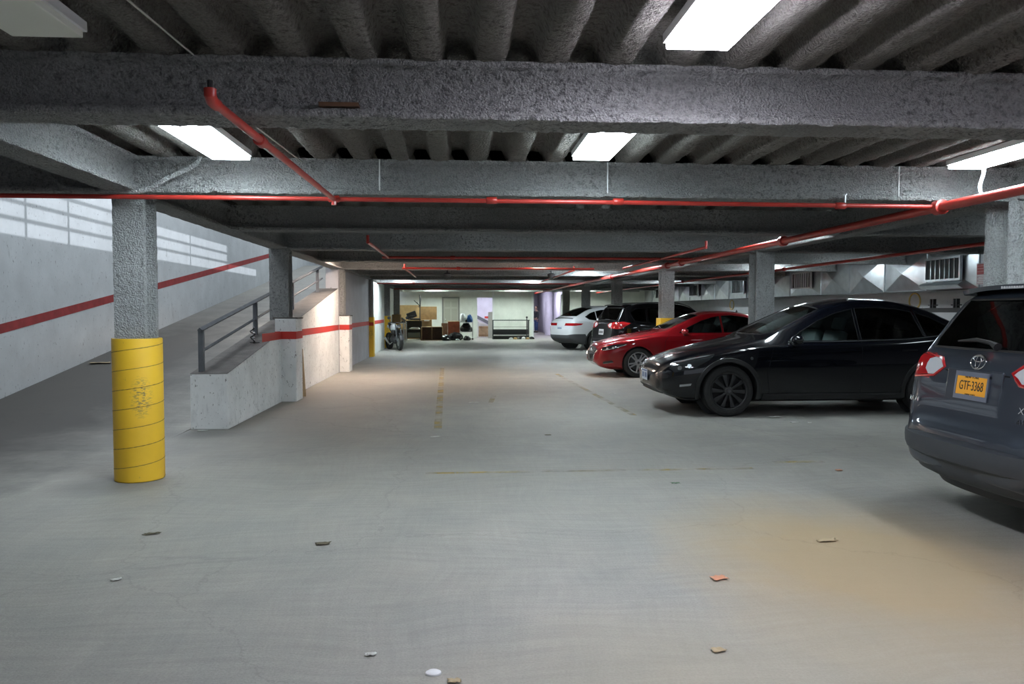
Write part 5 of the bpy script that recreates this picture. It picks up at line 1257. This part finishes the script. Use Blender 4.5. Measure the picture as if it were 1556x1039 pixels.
for s in (-1,1):
    MB().lathe([(0,-.008),(.007,-.005),(.007,.005),(0,.008)], 8, T(.098,s*.032,1.675)).build('eye', M_WHITEM, pr, smooth=True)
    MB().lathe([(0,-.03),(.012,-.02),(.016,.01),(0,.03)], 8, T(.01,s*.088,1.66)).build('ear', SKIN, pr, smooth=True)
MB().box(.098,.104,-.022,.022,1.607,1.613).build('mouth', pmat('lips', (.2,.07,.06), .5), pr)

# ------------------------------------------------------------------ small things on the floor and the parapet
def paper(name, x, y, sx, sy, rz_, mat, lb, cat='litter', h=.008, z=0.003, seed=None):
    sd = (seed or abs(hash((round(x*7), round(y*7)))) % 97)*.37
    b = MB(); nx, ny = 7, 6
    def P(i, j):
        u = i/(nx-1)-.5; v = j/(ny-1)-.5
        e = 1+.35*noise.noise(Vector((u*3+sd, v*3, sd)))
        return (u*sx*e, v*sy*e, h*(.5+noise.noise(Vector((u*4+sd, v*4, 1))))+.001)
    b.grid(nx, ny, P); o = b.build(name, mat, smooth=True, loc=(x, y, z), rot=(0,0,rz_)); o.modifiers.new('s','SOLIDIFY').thickness = .0015
    return tag(o, lb, cat)
M_PAP = pmat('dirty_paper', (.55,.55,.52), .8); M_TAN = pmat('tan_scrap', (.42,.33,.2), .8); M_ORG = pmat('orange_pink_scrap', (.62,.28,.16), .7, noise_=.2); M_LEAF = pmat('dry_leaf', (.10,.085,.05), .8); M_GRN = pmat('green_scrap', (.08,.14,.08), .7)
L_ = [('paper_scrap', 1.40, 3.95, .085,.06,.3,M_ORG,'orange and cream scrap lying on the floor, right of centre foreground'),
 ('cardboard_scrap', 1.10, 3.10, .055,.038,.2,M_TAN,'tan square scrap below the orange scrap in the foreground'),
 ('cardboard_scrap', -.02, 2.91, .05,.03,0,M_TAN,'tan scrap cut by the lower edge beside the white cap'),
 ('dry_leaf', 2.31, 4.56, .13,.05,.1,M_TAN,'pale curled scrap on the brown stain before the grey car'),
 ('tissue', 4.29, 10.0, .17,.10,.4,M_PAP,'white tissue just right of the black car front wheel'),
 ('tissue', 4.34, 9.48, .13,.05,.2,M_PAP,'white tissue under the side of the black car'),
 ('tissue', 4.51, 9.42, .07,.04,.9,M_PAP,'smaller white tissue beside the one under the black car side'),
 ('paper_scrap', 2.67, 13.04, .14,.05,.2,M_PAP,'white paper scrap on the floor before the red car'),
 ('paper_scrap', -1.84, 4.16, .05,.03,.6,M_PAP,'small white scrap on the left foreground floor'),
 ('dry_leaf', -.845, 4.72, .09,.05,.2,M_LEAF,'dark leaf cluster on the floor left of centre'),
 ('paper_scrap', -.375, 3.165, .05,.025,.1,M_PAP,'white fleck on the foreground floor left of the white cap'),
 ('green_scrap', 1.81, 6.18, .07,.03,0,M_GRN,'small green scrap beyond the orange scrap'),
 ('orange_scrap', 3.44, 6.59, .05,.05,0,M_ORG,'tiny orange scrap on the floor before the grey car bumper'),
 ('paper_scrap', .225, 11.9, .16,.06,.1,M_PAP,'pale paper lying in the middle of the aisle'),
 ('paper_scrap', -.27, 8.67, .12,.06,.5,M_PAP,'thin white scrap right of the parapet end on the open floor'),
 ('dry_leaf', 1.03, 8.7, .07,.04,.4,M_LEAF,'dark leaf on the aisle floor beyond the yellow line'),
 ('paper_scrap', -3.08, 9.32, .12,.05,.2,M_PAP,'white scrap at the foot of the parapet end'),
 ('dry_leaf', -1.99, 5.01, .10,.03,.3,M_LEAF,'dark sliver on the floor below the yellow drum'),
 ('paper_scrap', -1.5, 33.6, .22,.10,.2,M_PAP,'white paper on the floor before the black rack'),
 ('paper_scrap', -1.0, 35.3, .16,.10,.2,M_PAP,'white paper on the floor before the wooden cabinet')]
for n_, x, y, sx, sy, r_, m, lb in L_: paper(n_, x, y, sx, sy, r_, m, lb)
paper('cardboard_scrap', -5.9, 12.9, .30, .16, .2, M_TAN, 'flattened tan scrap on the ramp at the foot of the left wall', z=smoothz(12.9)+.012)
o = MB().lathe([(.0,.012),(.022,.011),(.031,.006),(.033,0)], 24, Matrix.Diagonal((1.0,.8,1,1))).build('white_cap', M_WHITEM, smooth=True, loc=(-.105,2.985,0.001)); o.name = 'plastic_disc'; tag(o, 'round white plastic cap at the bottom of the view', 'cap')
o = MB().box(-.035,.035,-.012,.012,0,.80, Matrix.Rotation(-.0,4,'X')); o = MB(); o.add([(-.045,-.012,0),(.075,-.012,0),(.075,.012,0),(-.045,.012,0),(-.03,.09,.80),(.01,.09,.80),(.01,.11,.80),(-.03,.11,.80)], [(0,1,2,3),(4,7,6,5),(0,4,5,1),(1,5,6,2),(2,6,7,3),(3,7,4,0)])
tag(o.build('timber_plank', M_PALE, bevel=.003, loc=(-2.66, 13.0, 0)), 'pale timber plank leaning behind the first white pilaster', 'timber')
t = empty('wire_bundle', (-3.02, 11.35, ptop(11.35)+.005), label='small dark wire bundle with white knots on the parapet top', cat='wire')
MB().tube([(.0+.03*math.sin(k*1.1), .03*math.cos(k*1.7), .005+.017*k) for k in range(15)], .010, 6).build('wire', M_BLKPL, t, smooth=True)
for z in (.06,.13,.02): MB().lathe([(0,-.02),(.022,0),(0,.02)], 8, T(.02,0,z+.02)).build('knot', M_WHITEM, t, smooth=True)
MB().tube([(-.04,0,.012),(.0,0,.012),(.10,.0,.012)], .007, 6).build('loose_end', M_BLKPL, t)
for i, (x, lb) in enumerate(((-.31, 'small round dome camera under the far beam left of centre'), (2.55, 'small round dome camera under the far beam right of centre'))):
    t = empty('dome_camera', (x, 20.8, 2.725), label=lb, cat='camera')
    MB().tube([(0,0,0),(0,0,-.25)], .02, 8).build('stem', M_GRYPL, t); MB().lathe([(0,-.42),(.06,-.39),(.10,-.33),(.11,-.27),(.05,-.24),(0,-.24)], 20).build('dome', M_GRYPL, t, smooth=True)
